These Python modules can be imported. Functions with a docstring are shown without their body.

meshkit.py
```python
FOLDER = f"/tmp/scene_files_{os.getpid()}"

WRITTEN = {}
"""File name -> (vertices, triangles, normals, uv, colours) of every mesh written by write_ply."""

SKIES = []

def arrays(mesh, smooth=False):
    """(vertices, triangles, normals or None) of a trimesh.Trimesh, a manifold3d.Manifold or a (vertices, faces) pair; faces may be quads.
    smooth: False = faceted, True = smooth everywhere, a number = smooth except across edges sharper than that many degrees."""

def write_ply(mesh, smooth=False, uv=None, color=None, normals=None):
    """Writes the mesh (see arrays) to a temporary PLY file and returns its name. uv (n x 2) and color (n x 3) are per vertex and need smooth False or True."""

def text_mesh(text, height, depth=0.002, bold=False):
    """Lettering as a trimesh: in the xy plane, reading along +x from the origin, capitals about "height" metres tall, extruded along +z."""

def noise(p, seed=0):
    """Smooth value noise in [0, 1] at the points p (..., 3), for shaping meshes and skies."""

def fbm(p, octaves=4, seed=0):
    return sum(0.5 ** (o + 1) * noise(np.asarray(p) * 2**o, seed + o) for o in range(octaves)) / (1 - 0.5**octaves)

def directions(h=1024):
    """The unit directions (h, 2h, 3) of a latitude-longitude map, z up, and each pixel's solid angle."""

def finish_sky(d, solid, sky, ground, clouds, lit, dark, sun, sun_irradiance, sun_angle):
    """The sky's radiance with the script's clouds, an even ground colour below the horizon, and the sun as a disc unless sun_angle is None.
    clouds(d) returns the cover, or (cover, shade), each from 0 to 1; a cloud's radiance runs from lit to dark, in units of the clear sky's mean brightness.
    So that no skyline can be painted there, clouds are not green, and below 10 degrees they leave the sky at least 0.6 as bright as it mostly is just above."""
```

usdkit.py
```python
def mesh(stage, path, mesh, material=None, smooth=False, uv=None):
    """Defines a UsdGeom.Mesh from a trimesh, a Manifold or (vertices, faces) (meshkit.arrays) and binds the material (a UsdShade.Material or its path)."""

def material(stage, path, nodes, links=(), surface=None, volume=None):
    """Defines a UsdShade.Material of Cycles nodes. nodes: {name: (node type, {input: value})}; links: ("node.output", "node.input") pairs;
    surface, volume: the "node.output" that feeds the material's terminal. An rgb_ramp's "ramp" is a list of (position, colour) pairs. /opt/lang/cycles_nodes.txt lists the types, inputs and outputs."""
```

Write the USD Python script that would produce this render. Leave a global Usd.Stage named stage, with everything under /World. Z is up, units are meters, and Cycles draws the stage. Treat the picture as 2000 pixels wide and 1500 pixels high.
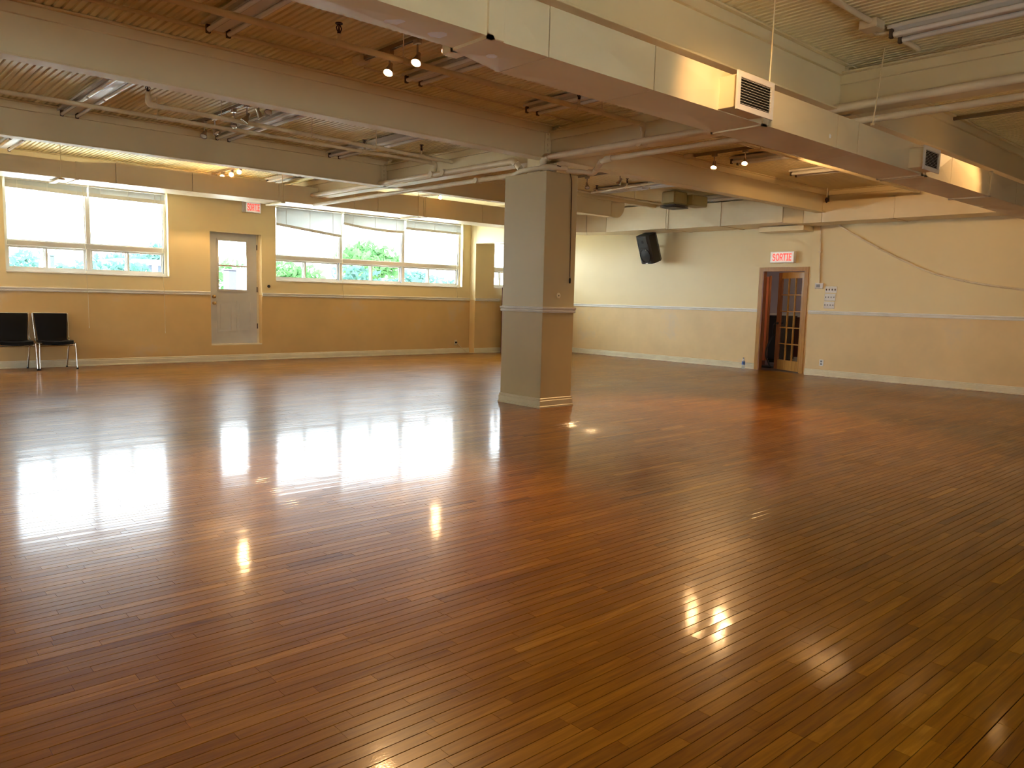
import math, random
import numpy as np
import trimesh
from shapely.geometry import Polygon, box as sbox
import meshkit, usdkit
from pxr import Usd, UsdGeom, UsdLux, UsdShade, Gf, Sdf, Vt

random.seed(7)
RNG = np.random.default_rng(7)
stage = Usd.Stage.CreateInMemory()
UsdGeom.SetStageUpAxis(stage, UsdGeom.Tokens.z)
UsdGeom.SetStageMetersPerUnit(stage, 1.0)
UsdGeom.Xform.Define(stage, "/World")
UsdGeom.Scope.Define(stage, "/World/Looks")

# ------------------------------------------------------------------ camera, sky, exposure
EYE = (0.0, 0.0, 1.3)
YAW, PITCH, ROLL = (math.radians(a) for a in (48.0, 6.242, 1.4456))
SKY = 7.0
LAMP = 35.0      # how bright a lit bulb looks
BEAM = 2700.0    # strength of each spotlight beam
EXPOSURE = 1.42
fw = np.array([math.cos(YAW) * math.cos(PITCH), math.sin(YAW) * math.cos(PITCH), -math.sin(PITCH)])
r0 = np.array([math.sin(YAW), -math.cos(YAW), 0.0]); u0 = np.cross(r0, fw)
rt, up = math.cos(ROLL) * r0 + math.sin(ROLL) * u0, -math.sin(ROLL) * r0 + math.cos(ROLL) * u0
cam = UsdGeom.Camera.Define(stage, "/World/camera")
cam.AddTransformOp().Set(Gf.Matrix4d(*rt, 0, *up, 0, *(-fw), 0, *EYE, 1))
cam.CreateHorizontalApertureAttr(36.0); cam.CreateVerticalApertureAttr(27.0)
cam.CreateFocalLengthAttr(36.0 * 1522.5 / 2000)
cam.CreateClippingRangeAttr(Gf.Vec2f(0.05, 500)); cam.CreateExposureAttr(EXPOSURE)

usdkit.material(stage, "/World/Looks/overcast_sky", {
    "tc": ("texture_coordinate", {}), "n": ("noise_texture", {"scale": 2.0, "detail": 4.0}),
    "r": ("rgb_ramp", {"ramp": [(0.35, (0.80, 0.91, 1.0)), (0.65, (0.90, 0.96, 1.0))]}),
    "b": ("background_shader", {"strength": SKY})},
    [("tc.generated", "n.vector"), ("n.fac", "r.fac"), ("r.color", "b.color")], surface="b.background")
dome = UsdLux.DomeLight.Define(stage, "/World/sky_light")
dome.CreateIntensityAttr(1.0)
UsdShade.MaterialBindingAPI.Apply(dome.GetPrim()).Bind(UsdShade.Material.Get(stage, "/World/Looks/overcast_sky"))

# ------------------------------------------------------------------ materials
M = {}
def pbr(name, color, rough=0.5, metal=0.0, **kw):
    inp = {"base_color": color, "roughness": rough, "metallic": metal}; inp.update(kw)
    M[name] = usdkit.material(stage, "/World/Looks/" + name, {"p": ("principled_bsdf", inp)}, [], surface="p.BSDF")
    return M[name]
def worn(name, c1, c2, scale=3.0, rough=0.5, bump=0.0, bscale=60.0, **kw):
    """Paint whose tone wanders between two colours, with a little roller texture."""
    nodes = {"g": ("geometry", {}), "n": ("noise_texture", {"scale": scale, "detail": 4.0}), "r": ("rgb_ramp", {"ramp": [(0.35, c1), (0.65, c2)]}),
             "p": ("principled_bsdf", {"roughness": rough, **kw})}
    links = [("g.position", "n.vector"), ("n.fac", "r.fac"), ("r.color", "p.base_color")]
    if bump:
        nodes["bn"] = ("noise_texture", {"scale": bscale, "detail": 2.0}); nodes["b"] = ("bump", {"strength": bump, "distance": 0.002})
        links += [("g.position", "bn.vector"), ("bn.fac", "b.height"), ("b.normal", "p.normal")]
    M[name] = usdkit.material(stage, "/World/Looks/" + name, nodes, links, surface="p.BSDF")
def two_tone(name, split, upper, lower):
    """Wall paint: a pale colour over the chair rail, a darker one under it, faintly scuffed."""
    nodes = {"g": ("geometry", {}), "s": ("separate_xyz", {}), "t": ("math", {"math_type": "greater_than", "value2": split}),
             "n": ("noise_texture", {"scale": 1.3, "detail": 5.0, "roughness": 0.6}),
             "ru": ("rgb_ramp", {"ramp": [(0.3, tuple(0.96 * c for c in upper)), (0.7, upper)]}),
             "rl": ("rgb_ramp", {"ramp": [(0.3, tuple(0.90 * c for c in lower)), (0.6, lower), (0.78, tuple(0.6 * c + 0.22 for c in lower))]}),
             "m": ("mix_color", {}), "p": ("principled_bsdf", {"roughness": 0.45}),
             "bn": ("noise_texture", {"scale": 90.0}), "b": ("bump", {"strength": 0.08, "distance": 0.002})}
    M[name] = usdkit.material(stage, "/World/Looks/" + name, nodes, [
        ("g.position", "s.vector"), ("s.z", "t.value1"), ("g.position", "n.vector"), ("n.fac", "ru.fac"), ("n.fac", "rl.fac"),
        ("t.value", "m.fac"), ("rl.color", "m.a"), ("ru.color", "m.b"), ("m.result", "p.base_color"),
        ("g.position", "bn.vector"), ("bn.fac", "b.height"), ("b.normal", "p.normal")], surface="p.BSDF")

CREAM_U, CREAM_L = (0.87, 0.71, 0.40), (0.74, 0.50, 0.21)
two_tone("wall_paint_back", 1.25, CREAM_U, CREAM_L)
two_tone("wall_paint_right", 1.19, CREAM_U, (0.84, 0.62, 0.32))
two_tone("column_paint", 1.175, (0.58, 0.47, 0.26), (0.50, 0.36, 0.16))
worn("ceiling_paint", (0.90, 0.78, 0.46), (0.94, 0.82, 0.50), 2.0, 0.45)
worn("beam_paint", (0.84, 0.70, 0.42), (0.88, 0.74, 0.46), 1.2, 0.5, 0.05)
worn("duct_paint", (0.80, 0.66, 0.41), (0.86, 0.72, 0.47), 1.5, 0.42, 0.04, 30)
worn("pipe_paint", (0.74, 0.61, 0.41), (0.82, 0.69, 0.48), 5.0, 0.38)
worn("trim_paint", (0.80, 0.76, 0.68), (0.86, 0.82, 0.75), 4.0, 0.35)
worn("base_paint", (0.74, 0.65, 0.46), (0.80, 0.72, 0.52), 4.0, 0.35)
worn("door_paint", (0.56, 0.55, 0.53), (0.62, 0.61, 0.59), 3.0, 0.4)
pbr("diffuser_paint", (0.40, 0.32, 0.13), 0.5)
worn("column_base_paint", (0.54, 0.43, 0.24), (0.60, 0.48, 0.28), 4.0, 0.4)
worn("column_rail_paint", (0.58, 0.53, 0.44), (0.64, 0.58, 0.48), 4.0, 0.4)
pbr("duct_gap", (0.10, 0.07, 0.04), 0.9)
pbr("chipped_white", (0.9, 0.9, 0.9), 0.6)
pbr("aluminium", (0.66, 0.63, 0.58), 0.35, 0.0)
pbr("aluminium_dark", (0.16, 0.17, 0.18), 0.4)
pbr("white_enamel", (0.72, 0.68, 0.62), 0.35)
pbr("white_plastic", (0.82, 0.80, 0.76), 0.35)
pbr("grey_plastic", (0.25, 0.25, 0.25), 0.5)
pbr("black_vinyl", (0.004, 0.004, 0.005), 0.45, specular_ior_level=0.2)
pbr("black_plastic", (0.015, 0.014, 0.015), 0.4)
pbr("black_grille", (0.006, 0.005, 0.005), 0.6)
pbr("grey_horn", (0.05, 0.05, 0.05), 0.3)
pbr("chrome", (0.75, 0.75, 0.75), 0.15, 1.0)
pbr("spot_metal", (0.55, 0.50, 0.44), 0.3, 1.0)
pbr("track_metal", (0.35, 0.31, 0.26), 0.35, 1.0)
pbr("sprinkler_bronze", (0.05, 0.025, 0.03), 0.4, 0.6)
pbr("brass", (0.65, 0.48, 0.22), 0.25, 1.0)
pbr("steel_dark", (0.10, 0.07, 0.05), 0.5)
pbr("rubber", (0.02, 0.02, 0.02), 0.7)
pbr("tube_glass", (0.86, 0.84, 0.80), 0.15)
pbr("subfloor", (0.03, 0.016, 0.008), 0.9)
pbr("void_dark", (0.01, 0.008, 0.006), 0.9)
pbr("exit_white", (0.85, 0.83, 0.78), 0.4, emission_color=(1, 0.9, 0.8), emission_strength=0.12)
pbr("exit_red", (0.85, 0.06, 0.04), 0.4, emission_color=(1, 0.07, 0.05), emission_strength=0.40)
pbr("bottle_plastic", (0.85, 0.92, 0.98), 0.08, transmission_weight=0.85, ior=1.3)
pbr("bottle_label", (0.10, 0.22, 0.55), 0.4)
pbr("board_edge", (0.13, 0.035, 0.02), 0.4)
pbr("hall_wall", (0.62, 0.55, 0.58), 0.6)
pbr("hall_wood", (0.11, 0.035, 0.018), 0.4)
pbr("hall_tan", (0.42, 0.26, 0.12), 0.5)
pbr("hall_floor", (0.16, 0.11, 0.08), 0.25)
pbr("hall_orange", (0.70, 0.22, 0.10), 0.35)
pbr("building_white", (0.85, 0.85, 0.84), 0.8)
pbr("building_glass", (0.02, 0.03, 0.05), 0.3)
pbr("bin_grey", (0.040, 0.040, 0.062), 0.6)
pbr("pole_grey", (0.03, 0.045, 0.045), 0.6)
pbr("bark", (0.10, 0.07, 0.05), 0.9)
pbr("lot_ground", (0.78, 0.76, 0.70), 0.9)
M["lamp_glow"] = usdkit.material(stage, "/World/Looks/lamp_glow", {"e": ("emission", {"color": (1.0, 0.58, 0.22), "strength": LAMP})}, [], surface="e.emission")
M["glass"] = usdkit.material(stage, "/World/Looks/glass", {
    "lw": ("layer_weight", {"blend": 0.5}), "pw": ("math", {"math_type": "power", "value2": 4.0}), "f": ("math", {"math_type": "multiply_add", "value2": 0.6, "value3": 0.04}), "t": ("transparent_bsdf", {"color": (0.94, 0.97, 0.97)}), "g": ("glossy_bsdf", {"color": (1, 1, 1), "roughness": 0.02}),
    "m": ("mix_closure", {})}, [("lw.facing", "pw.value1"), ("pw.value", "f.value1"), ("f.value", "m.fac"), ("t.BSDF", "m.closure1"), ("g.BSDF", "m.closure2")], surface="m.closure")
def leafy(name, c1, c2):
    M[name] = usdkit.material(stage, "/World/Looks/" + name, {
        "g": ("geometry", {}), "n": ("noise_texture", {"scale": 3.0}), "r": ("rgb_ramp", {"ramp": [(0.3, c1), (0.7, c2)]}),
        "d": ("diffuse_bsdf", {}), "t": ("translucent_bsdf", {}), "m": ("mix_closure", {"fac": 0.4})},
        [("g.position", "n.vector"), ("n.fac", "r.fac"), ("r.color", "d.color"), ("r.color", "t.color"), ("d.BSDF", "m.closure1"), ("t.BSDF", "m.closure2")], surface="m.closure")
leafy("leaf_dark", (0.045, 0.10, 0.085), (0.075, 0.15, 0.125))
leafy("leaf_light", (0.05, 0.125, 0.045), (0.09, 0.19, 0.065))
M["blind_slat"] = usdkit.material(stage, "/World/Looks/blind_slat", {
    "d": ("diffuse_bsdf", {"color": (0.66, 0.67, 0.66)}), "t": ("translucent_bsdf", {"color": (0.75, 0.80, 0.82)}), "m": ("mix_closure", {"fac": 0.02})},
    [("d.BSDF", "m.closure1"), ("t.BSDF", "m.closure2")], surface="m.closure")
def oak(name, dark, light, rough):
    M[name] = usdkit.material(stage, "/World/Looks/" + name, {
        "tc": ("geometry", {}), "mp": ("mapping", {"scale": (30.0, 30.0, 2.0)}), "n": ("noise_texture", {"scale": 1.5, "detail": 5.0, "distortion": 0.6}),
        "r": ("rgb_ramp", {"ramp": [(0.3, dark), (0.7, light)]}), "p": ("principled_bsdf", {"roughness": rough})},
        [("tc.position", "mp.vector"), ("mp.vector", "n.vector"), ("n.fac", "r.fac"), ("r.color", "p.base_color")], surface="p.BSDF")
oak("door_oak", (0.36, 0.16, 0.025), (0.50, 0.25, 0.05), 0.3)
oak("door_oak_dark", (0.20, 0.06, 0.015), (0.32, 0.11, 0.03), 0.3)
# strip floor: every board carries its own "tone" (0 dark .. 1 pale); the grain runs along x and is shifted by the tone
M["strip_floor"] = usdkit.material(stage, "/World/Looks/strip_floor", {
    "a": ("attribute", {"attribute": "tone"}), "g": ("geometry", {}),
    "sh": ("vector_math", {"math_type": "multiply_add", "vector2": (1, 1, 1)}), "off": ("vector_math", {"math_type": "scale", "scale": 61.0}),
    "mp": ("mapping", {"scale": (2.2, 46.0, 1.0)}), "n": ("noise_texture", {"scale": 1.0, "detail": 6.0, "roughness": 0.62, "distortion": 0.9}),
    "mp2": ("mapping", {"scale": (0.9, 9.0, 1.0)}), "n2": ("noise_texture", {"scale": 1.0, "detail": 3.0, "distortion": 1.6}),
    "w": ("math", {"math_type": "multiply_add", "value2": 26.0, "value3": 0.0}), "sn": ("math", {"math_type": "sine"}),
    "k1": ("math", {"math_type": "multiply_add", "value2": 0.85}), "k2": ("math", {"math_type": "multiply_add", "value2": 0.085}),
    "k0": ("math", {"math_type": "multiply_add", "value2": 0.72, "value3": -0.285}),
    "r": ("rgb_ramp", {"ramp": [(0.0, (0.066, 0.018, 0.001)), (0.25, (0.132, 0.042, 0.002)), (0.55, (0.190, 0.067, 0.002)), (0.8, (0.25, 0.098, 0.005)), (1.0, (0.33, 0.145, 0.012))]}),
    "on": ("noise_texture", {"scale": 130.0, "detail": 2.0}), "ob": ("bump", {"strength": 0.14, "distance": 0.0008}),
    "wn": ("noise_texture", {"scale": 0.7, "detail": 3.0}), "rr": ("map_range", {"from_min": 0.3, "from_max": 0.7, "to_min": 0.26, "to_max": 0.34}),
    "p": ("principled_bsdf", {"ior": 1.5, "specular_ior_level": 0.07, "coat_weight": 0.30, "coat_roughness": 0.085, "coat_ior": 1.5})},
    [("a.vector", "off.vector1"), ("g.position", "sh.vector1"), ("off.vector", "sh.vector3"), ("sh.vector", "mp.vector"), ("mp.vector", "n.vector"),
     ("sh.vector", "mp2.vector"), ("mp2.vector", "n2.vector"), ("n2.fac", "w.value1"), ("w.value", "sn.value1"),
     ("a.fac", "k0.value1"), ("n.fac", "k1.value1"), ("k0.value", "k1.value3"), ("sn.value", "k2.value1"), ("k1.value", "k2.value3"), ("k2.value", "r.fac"),
     ("r.color", "p.base_color"), ("g.position", "on.vector"), ("on.fac", "ob.height"), ("ob.normal", "p.normal"), ("ob.normal", "p.coat_normal"),
     ("g.position", "wn.vector"), ("wn.fac", "rr.value"), ("rr.result", "p.roughness")], surface="p.BSDF")

# ------------------------------------------------------------------ helpers
NAMES, ORIGIN = {}, {}
def numbered(path):
    k = NAMES.get(path, -1) + 1; NAMES[path] = k
    return path if k == 0 else f"{path}_{k:03d}"
def tag(prim, label=None, cat=None, group=None, kind=None):
    for k, v in (("label", label), ("category", cat), ("group", group), ("kind", kind)):
        if v: prim.SetCustomDataByKey(k, v)
def thing(name, label=None, cat=None, loc=(0, 0, 0), group=None, kind=None):
    path = numbered("/World/" + name); x = UsdGeom.Xform.Define(stage, path); x.AddTranslateOp().Set(Gf.Vec3d(*map(float, loc)))
    ORIGIN[path] = np.array(loc, float); tag(x.GetPrim(), label, cat, group, kind)
    return path
def part(name, mesh, mat, parent="/World", smooth=False, label=None, kind=None, cat=None, group=None):
    """One Mesh prim. Vertices are given in world coordinates and stored relative to the thing they belong to."""
    path = numbered(parent + "/" + name)
    o = next((ORIGIN[p] for p in sorted(ORIGIN, key=len, reverse=True) if path.startswith(p + "/")), np.zeros(3))
    v, f = (mesh.arrays() if isinstance(mesh, MB) else meshkit.arrays(mesh)[:2])
    m = usdkit.mesh(stage, path, (np.asarray(v) - o, f), M[mat] if isinstance(mat, str) else mat, smooth=smooth)
    tag(m.GetPrim(), label, cat, group, kind)
    return path
class MB:
    def __init__(s): s.v, s.f, s.n = [], [], 0
    def add(s, v, f):
        v = np.asarray(v, float); f = np.asarray(f, int)
        if f.shape[1] == 4: f = np.vstack([f[:, [0, 1, 2]], f[:, [0, 2, 3]]])
        s.v.append(v); s.f.append(f + s.n); s.n += len(v); return s
    def mesh(s, m, T=None):
        m = m.copy()
        if T is not None: m.apply_transform(T)
        return s.add(m.vertices, m.faces)
    def arrays(s): return np.vstack(s.v), np.vstack(s.f)
    def box(s, a, b, bev=0.0):
        a, b = np.minimum(a, b).astype(float), np.maximum(a, b).astype(float)
        bev = min(bev, 0.45 * (b - a).min())
        if bev <= 0:
            v = [(x, y, z) for x in (a[0], b[0]) for y in (a[1], b[1]) for z in (a[2], b[2])]
            return s.add(v, [[0, 1, 3, 2], [4, 6, 7, 5], [0, 4, 5, 1], [2, 3, 7, 6], [0, 2, 6, 4], [1, 5, 7, 3]])
        p = []
        for sx in (0, 1):
            for sy in (0, 1):
                for sz in (0, 1):
                    c = np.array([(a, b)[sx][0], (a, b)[sy][1], (a, b)[sz][2]]); d = np.array([1 - 2 * sx, 1 - 2 * sy, 1 - 2 * sz]) * bev
                    for k in range(3):
                        q = c + d; q[k] = c[k]; p.append(q)
        h = trimesh.convex.convex_hull(np.array(p)); return s.add(h.vertices, h.faces)
    def tube(s, pts, r, n=10, caps=True):
        pts = np.asarray(pts, float); d = np.diff(pts, axis=0); d /= np.linalg.norm(d, axis=1, keepdims=True)
        t = np.vstack([d[:1], d[:-1] + d[1:], d[-1:]]); t /= np.linalg.norm(t, axis=1, keepdims=True)
        ref = np.array([0, 0, 1.0]) if abs(t[0][2]) < 0.9 else np.array([1.0, 0, 0])
        rings = []; rr = np.broadcast_to(r, len(pts))
        for i in range(len(pts)):
            a = ref - t[i] * (ref @ t[i]); a /= np.linalg.norm(a); b = np.cross(t[i], a); ref = a
            k = 1.0
            if 0 < i < len(pts) - 1: k = 1 / max(0.5, float(t[i] @ d[i]))
            ang = np.linspace(0, 2 * np.pi, n, endpoint=False)
            ring = rr[i] * (np.cos(ang)[:, None] * a + np.sin(ang)[:, None] * b)
            if 0 < i < len(pts) - 1 and k > 1.001:
                bis = d[i] - d[i - 1]; bis /= np.linalg.norm(bis); ring = ring + np.outer(ring @ bis, bis) * (k - 1)
            rings.append(pts[i] + ring)
        v = np.vstack(rings); f = []
        for i in range(len(pts) - 1):
            for j in range(n):
                f.append([i * n + j, i * n + (j + 1) % n, (i + 1) * n + (j + 1) % n, (i + 1) * n + j])
        f = np.array(f); f = np.vstack([f[:, [0, 1, 2]], f[:, [0, 2, 3]]])
        if caps:
            c0, c1 = len(v), len(v) + 1; v = np.vstack([v, pts[0], pts[-1]]); L = (len(pts) - 1) * n
            f = np.vstack([f, [[c0, (j + 1) % n, j] for j in range(n)], [[c1, L + j, L + (j + 1) % n] for j in range(n)]])
        return s.add(v, f)
    def lathe(s, prof, origin, axis=(0, 0, 1), n=16):
        """prof: (radius, height) pairs along axis from origin."""
        ax = np.array(axis, float); ax /= np.linalg.norm(ax)
        a = np.cross(ax, (1, 0, 0) if abs(ax[0]) < 0.9 else (0, 1, 0)); a /= np.linalg.norm(a); b = np.cross(ax, a)
        ang = np.linspace(0, 2 * np.pi, n, endpoint=False); o = np.array(origin, float)
        v = np.vstack([o + h * ax + r * (np.cos(ang)[:, None] * a + np.sin(ang)[:, None] * b) for r, h in prof])
        f = [[i * n + j, i * n + (j + 1) % n, (i + 1) * n + (j + 1) % n, (i + 1) * n + j] for i in range(len(prof) - 1) for j in range(n)]
        return s.add(v, f)
    def prism(s, poly, T, depth):
        """A shapely polygon extruded by depth along local z, then placed by the 4x4 T."""
        m = trimesh.creation.extrude_polygon(poly, depth, engine="earcut"); return s.mesh(m, T)
def B(a, b, bev=0.0): return MB().box(a, b, bev)
def T_(pts, r, n=10): return MB().tube(pts, r, n)
def frameT(o, ex, ey):
    ex, ey = np.array(ex, float), np.array(ey, float); T = np.eye(4); T[:3, 0], T[:3, 1], T[:3, 2], T[:3, 3] = ex, ey, np.cross(ex, ey), o
    return T
TY = lambda y: frameT((0, y, 0), (1, 0, 0), (0, 0, 1))     # polygon in (x, z); extrudes towards -y
TX = lambda x: frameT((x, 0, 0), (0, 1, 0), (0, 0, 1))     # polygon in (y, z); extrudes towards +x
def bend(pts, r=0.06, n=4):
    """Rounds the corners of a polyline."""
    pts = [np.array(p, float) for p in pts]; out = [pts[0]]
    for a, b, c in zip(pts, pts[1:], pts[2:]):
        u, w = a - b, c - b; lu, lw = np.linalg.norm(u), np.linalg.norm(w); k = min(r, lu / 2.1, lw / 2.1)
        p, q = b + u / lu * k, b + w / lw * k
        for t in np.linspace(0, 1, n): out.append((1 - t) ** 2 * p + 2 * t * (1 - t) * b + t * t * q)
    return out + [pts[-1]]

# ------------------------------------------------------------------ setting: floor
X0, X1, Y0, Y1 = -4.0, 14.2, -4.0, 14.45
DECK = 3.36
fl = thing("floor", "glossy orange oak strip floor filling the hall", None, kind="structure")
part("subfloor", B((X0 - .1, Y0 - .1, -0.2), (X1 + .05, Y1 + .3, -0.012)), "subfloor", fl)
W = 0.0505
SEAM_Y = 0.69                                               # the one open joint near the camera
boards = []
ny = int((Y1 - Y0) / W) + 1
for i in range(ny):
    ya = Y0 + i * W; yb = min(ya + W, Y1); x = X0 - random.random() * 0.6
    while x < X1:
        L = random.choice((0.24, 0.32, 0.42, 0.5, 0.62, 0.75, 0.9, 1.1)) * random.uniform(0.9, 1.1)
        boards.append((max(x, X0), min(x + L, X1), ya, yb)); x += L
def plank(x0, x1, y0, y1):
    g, c = 0.00045, 0.0014
    gap = 0.0026 if abs(y0 - SEAM_Y) < W * 0.5 else g
    dz, tl, te = random.gauss(0, 0.00012), random.gauss(0, 0.00009), random.gauss(0, 0.00007)
    xs, ys = (x0 + g, x1 - g), (y0 + gap, y0 + gap + c, y1 - g - c, y1 - g)
    v = []
    for i, x in enumerate(xs):
        e = te * (2 * i - 1)
        for j, y in enumerate(ys): v.append((x, y, dz + e + tl * (-1 if j < 2 else 1) - (0.0009 if j in (0, 3) else 0)))
        v += [(x, ys[0], -0.012), (x, ys[3], -0.012)]
    f = [[0, 6, 7, 1], [1, 7, 8, 2], [2, 8, 9, 3], [4, 10, 6, 0], [3, 9, 11, 5]]
    f = [[a, b, c_] for q in f for a, b, c_ in ((q[0], q[1], q[2]), (q[0], q[2], q[3]))] + [[0, 1, 4], [1, 2, 4], [2, 5, 4], [2, 3, 5], [6, 10, 7], [7, 10, 8], [8, 10, 11], [8, 11, 9]]
    return np.array(v), np.array(f)
def to_px(p):
    v = np.stack([rt, up, fw]) @ (np.asarray(p, float) - EYE)
    return (1000 + 1522.5 * v[0] / v[2], 750 - 1522.5 * v[1] / v[2]) if v[2] > 0.2 else None
def shown(b):
    q = [to_px((x, y, 0)) for x, y in ((b[0], b[2]), (b[1], b[2]), (b[1], b[3]), (b[0], b[3]))]
    if any(p is None for p in q): return 0
    pg = Polygon(q)
    return pg.intersection(sbox(0, 0, 2000, 1500)).area if pg.is_valid else 0
def tone():
    t = random.gauss(0.50, 0.12)
    k = random.random()
    return min(1, max(0, t - 0.30 if k < 0.05 else t + 0.22 if k > 0.94 else t))
def with_tone(path, tones):
    UsdGeom.PrimvarsAPI(stage.GetPrimAtPath(path)).CreatePrimvar("tone", Sdf.ValueTypeNames.FloatArray, "vertex").Set(Vt.FloatArray.FromNumpy(np.asarray(tones, np.float32)))
area = np.array([shown(b) for b in boards]); best = set(np.argsort(-area)[:300].tolist())
rest, rt_tone = MB(), []
for i, b in enumerate(boards):
    v, f = plank(*b); t = tone()
    if i in best: with_tone(part("plank", (v, f), "strip_floor", fl), [t] * len(v))
    else: rest.add(v, f); rt_tone += [t] * len(v)
with_tone(part("plank_field", rest, "strip_floor", fl, kind="stuff"), rt_tone)

# ------------------------------------------------------------------ setting: walls
def wall(name, poly, T, depth, mat, label):
    return part(name, MB().prism(poly, T, depth), mat, kind="structure", label=label)
WIN = ((2.31, 4.77), (6.77, 11.37)); ZS, ZH = 1.54, 3.0
pb = Polygon([(X0, 0), (11.62, 0), (11.62, DECK + .3), (X0, DECK + .3)])
FRONT, LEFT = (-3.4, 2.6, 0.6, 1.5), (11.2, 13.6, 1.2, 2.4)   # glazing of the two walls behind the camera
for a, b in WIN: pb = pb.difference(sbox(a, ZS, b, ZH))
pb = pb.difference(sbox(5.5, 0.30, 6.48, 2.39))
wall("wall_back", pb, TY(14.75), 0.30, "wall_paint_back", "cream and tan window wall")
pp = Polygon([(11.6, 0), (14.6, 0), (14.6, DECK + .3), (11.6, DECK + .3)]).difference(sbox(12.17, 1.55, 13.7, 2.66))
wall("wall_pier", pp, TY(14.75), 0.50, "wall_paint_back", "thicker end of the window wall behind the column")
pr = Polygon([(7.31, 0), (14.3, 0), (14.3, DECK + .3), (7.31, DECK + .3)]).difference(sbox(7.46, -0.01, 8.36, 1.99))
wall("wall_right", pr, TX(14.22), 0.09, "wall_paint_right", "cream wall with the open glazed door")
wall("wall_right_section", Polygon([(Y0 - .2, 0), (7.31, 0), (7.31, DECK + .3), (Y0 - .2, DECK + .3)]), TX(14.10), 0.28, "wall_paint_right", "cream wall right of the glazed door")
wall("wall_left", Polygon([(Y0 - .2, 0), (14.75, 0), (14.75, DECK + .3), (Y0 - .2, DECK + .3)]).difference(sbox(LEFT[0], LEFT[2], LEFT[1], LEFT[3])), TX(X0 - .2), 0.2, "wall_paint_back", "left wall of the hall")
wall("wall_front", Polygon([(X0, 0), (14.4, 0), (14.4, DECK + .3), (X0, DECK + .3)]).difference(sbox(FRONT[0], FRONT[2], FRONT[1], FRONT[3])), TY(Y0), 0.2, "wall_paint_back", "wall behind the camera")
part("bulkhead", B((11.6, 12.9, 2.55), (11.85, 14.26, DECK)), "wall_paint_back", kind="structure", label="cream bulkhead over the alcove behind the column")
# rails and baseboards: stepped profiles
def moulding(name, a, b, n, z0, prof, mat, label):
    """A profile (out, up) swept from a to b along a wall whose face looks along n."""
    a, b, n = np.array([*a, 0.0]), np.array([*b, 0.0]), np.array([*n, 0.0]); v = []
    for p in (a, b):
        for o, h in prof: v.append(p + n * o + np.array([0, 0, z0 + h]))
    k = len(prof); f = [[i, (i + 1) % k, k + (i + 1) % k, k + i] for i in range(k)]
    m = MB().add(v, f).add(v, [[0, i + 1, i] for i in range(1, k - 1)] + [[k, k + i, k + i + 1] for i in range(1, k - 1)])
    return part(name, m, mat, kind="structure", label=label)
RAIL = [(0, 0), (0.012, 0), (0.018, 0.018), (0.012, 0.03), (0.022, 0.045), (0.022, 0.062), (0, 0.068)]
BASE = [(0, 0), (0.022, 0), (0.022, 0.02), (0.014, 0.026), (0.014, 0.085), (0.008, 0.092), (0.008, 0.112), (0, 0.12)]
for i, (a, b, y) in enumerate(((X0, 5.49, 14.45), (6.49, 11.6, 14.45), (11.6, 12.35, 14.25))):
    moulding("trim_1", (a, y), (b, y), (0, -1), 1.225, RAIL, "trim_paint", "painted chair rail along the window wall")
for a, b, y in ((X0, 11.6, 14.45), (11.6, 14.2, 14.25)):
    moulding("baseboard_back", (a, y), (b, y), (0, -1), 0, BASE, "base_paint", "cream baseboard along the window wall")
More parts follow.
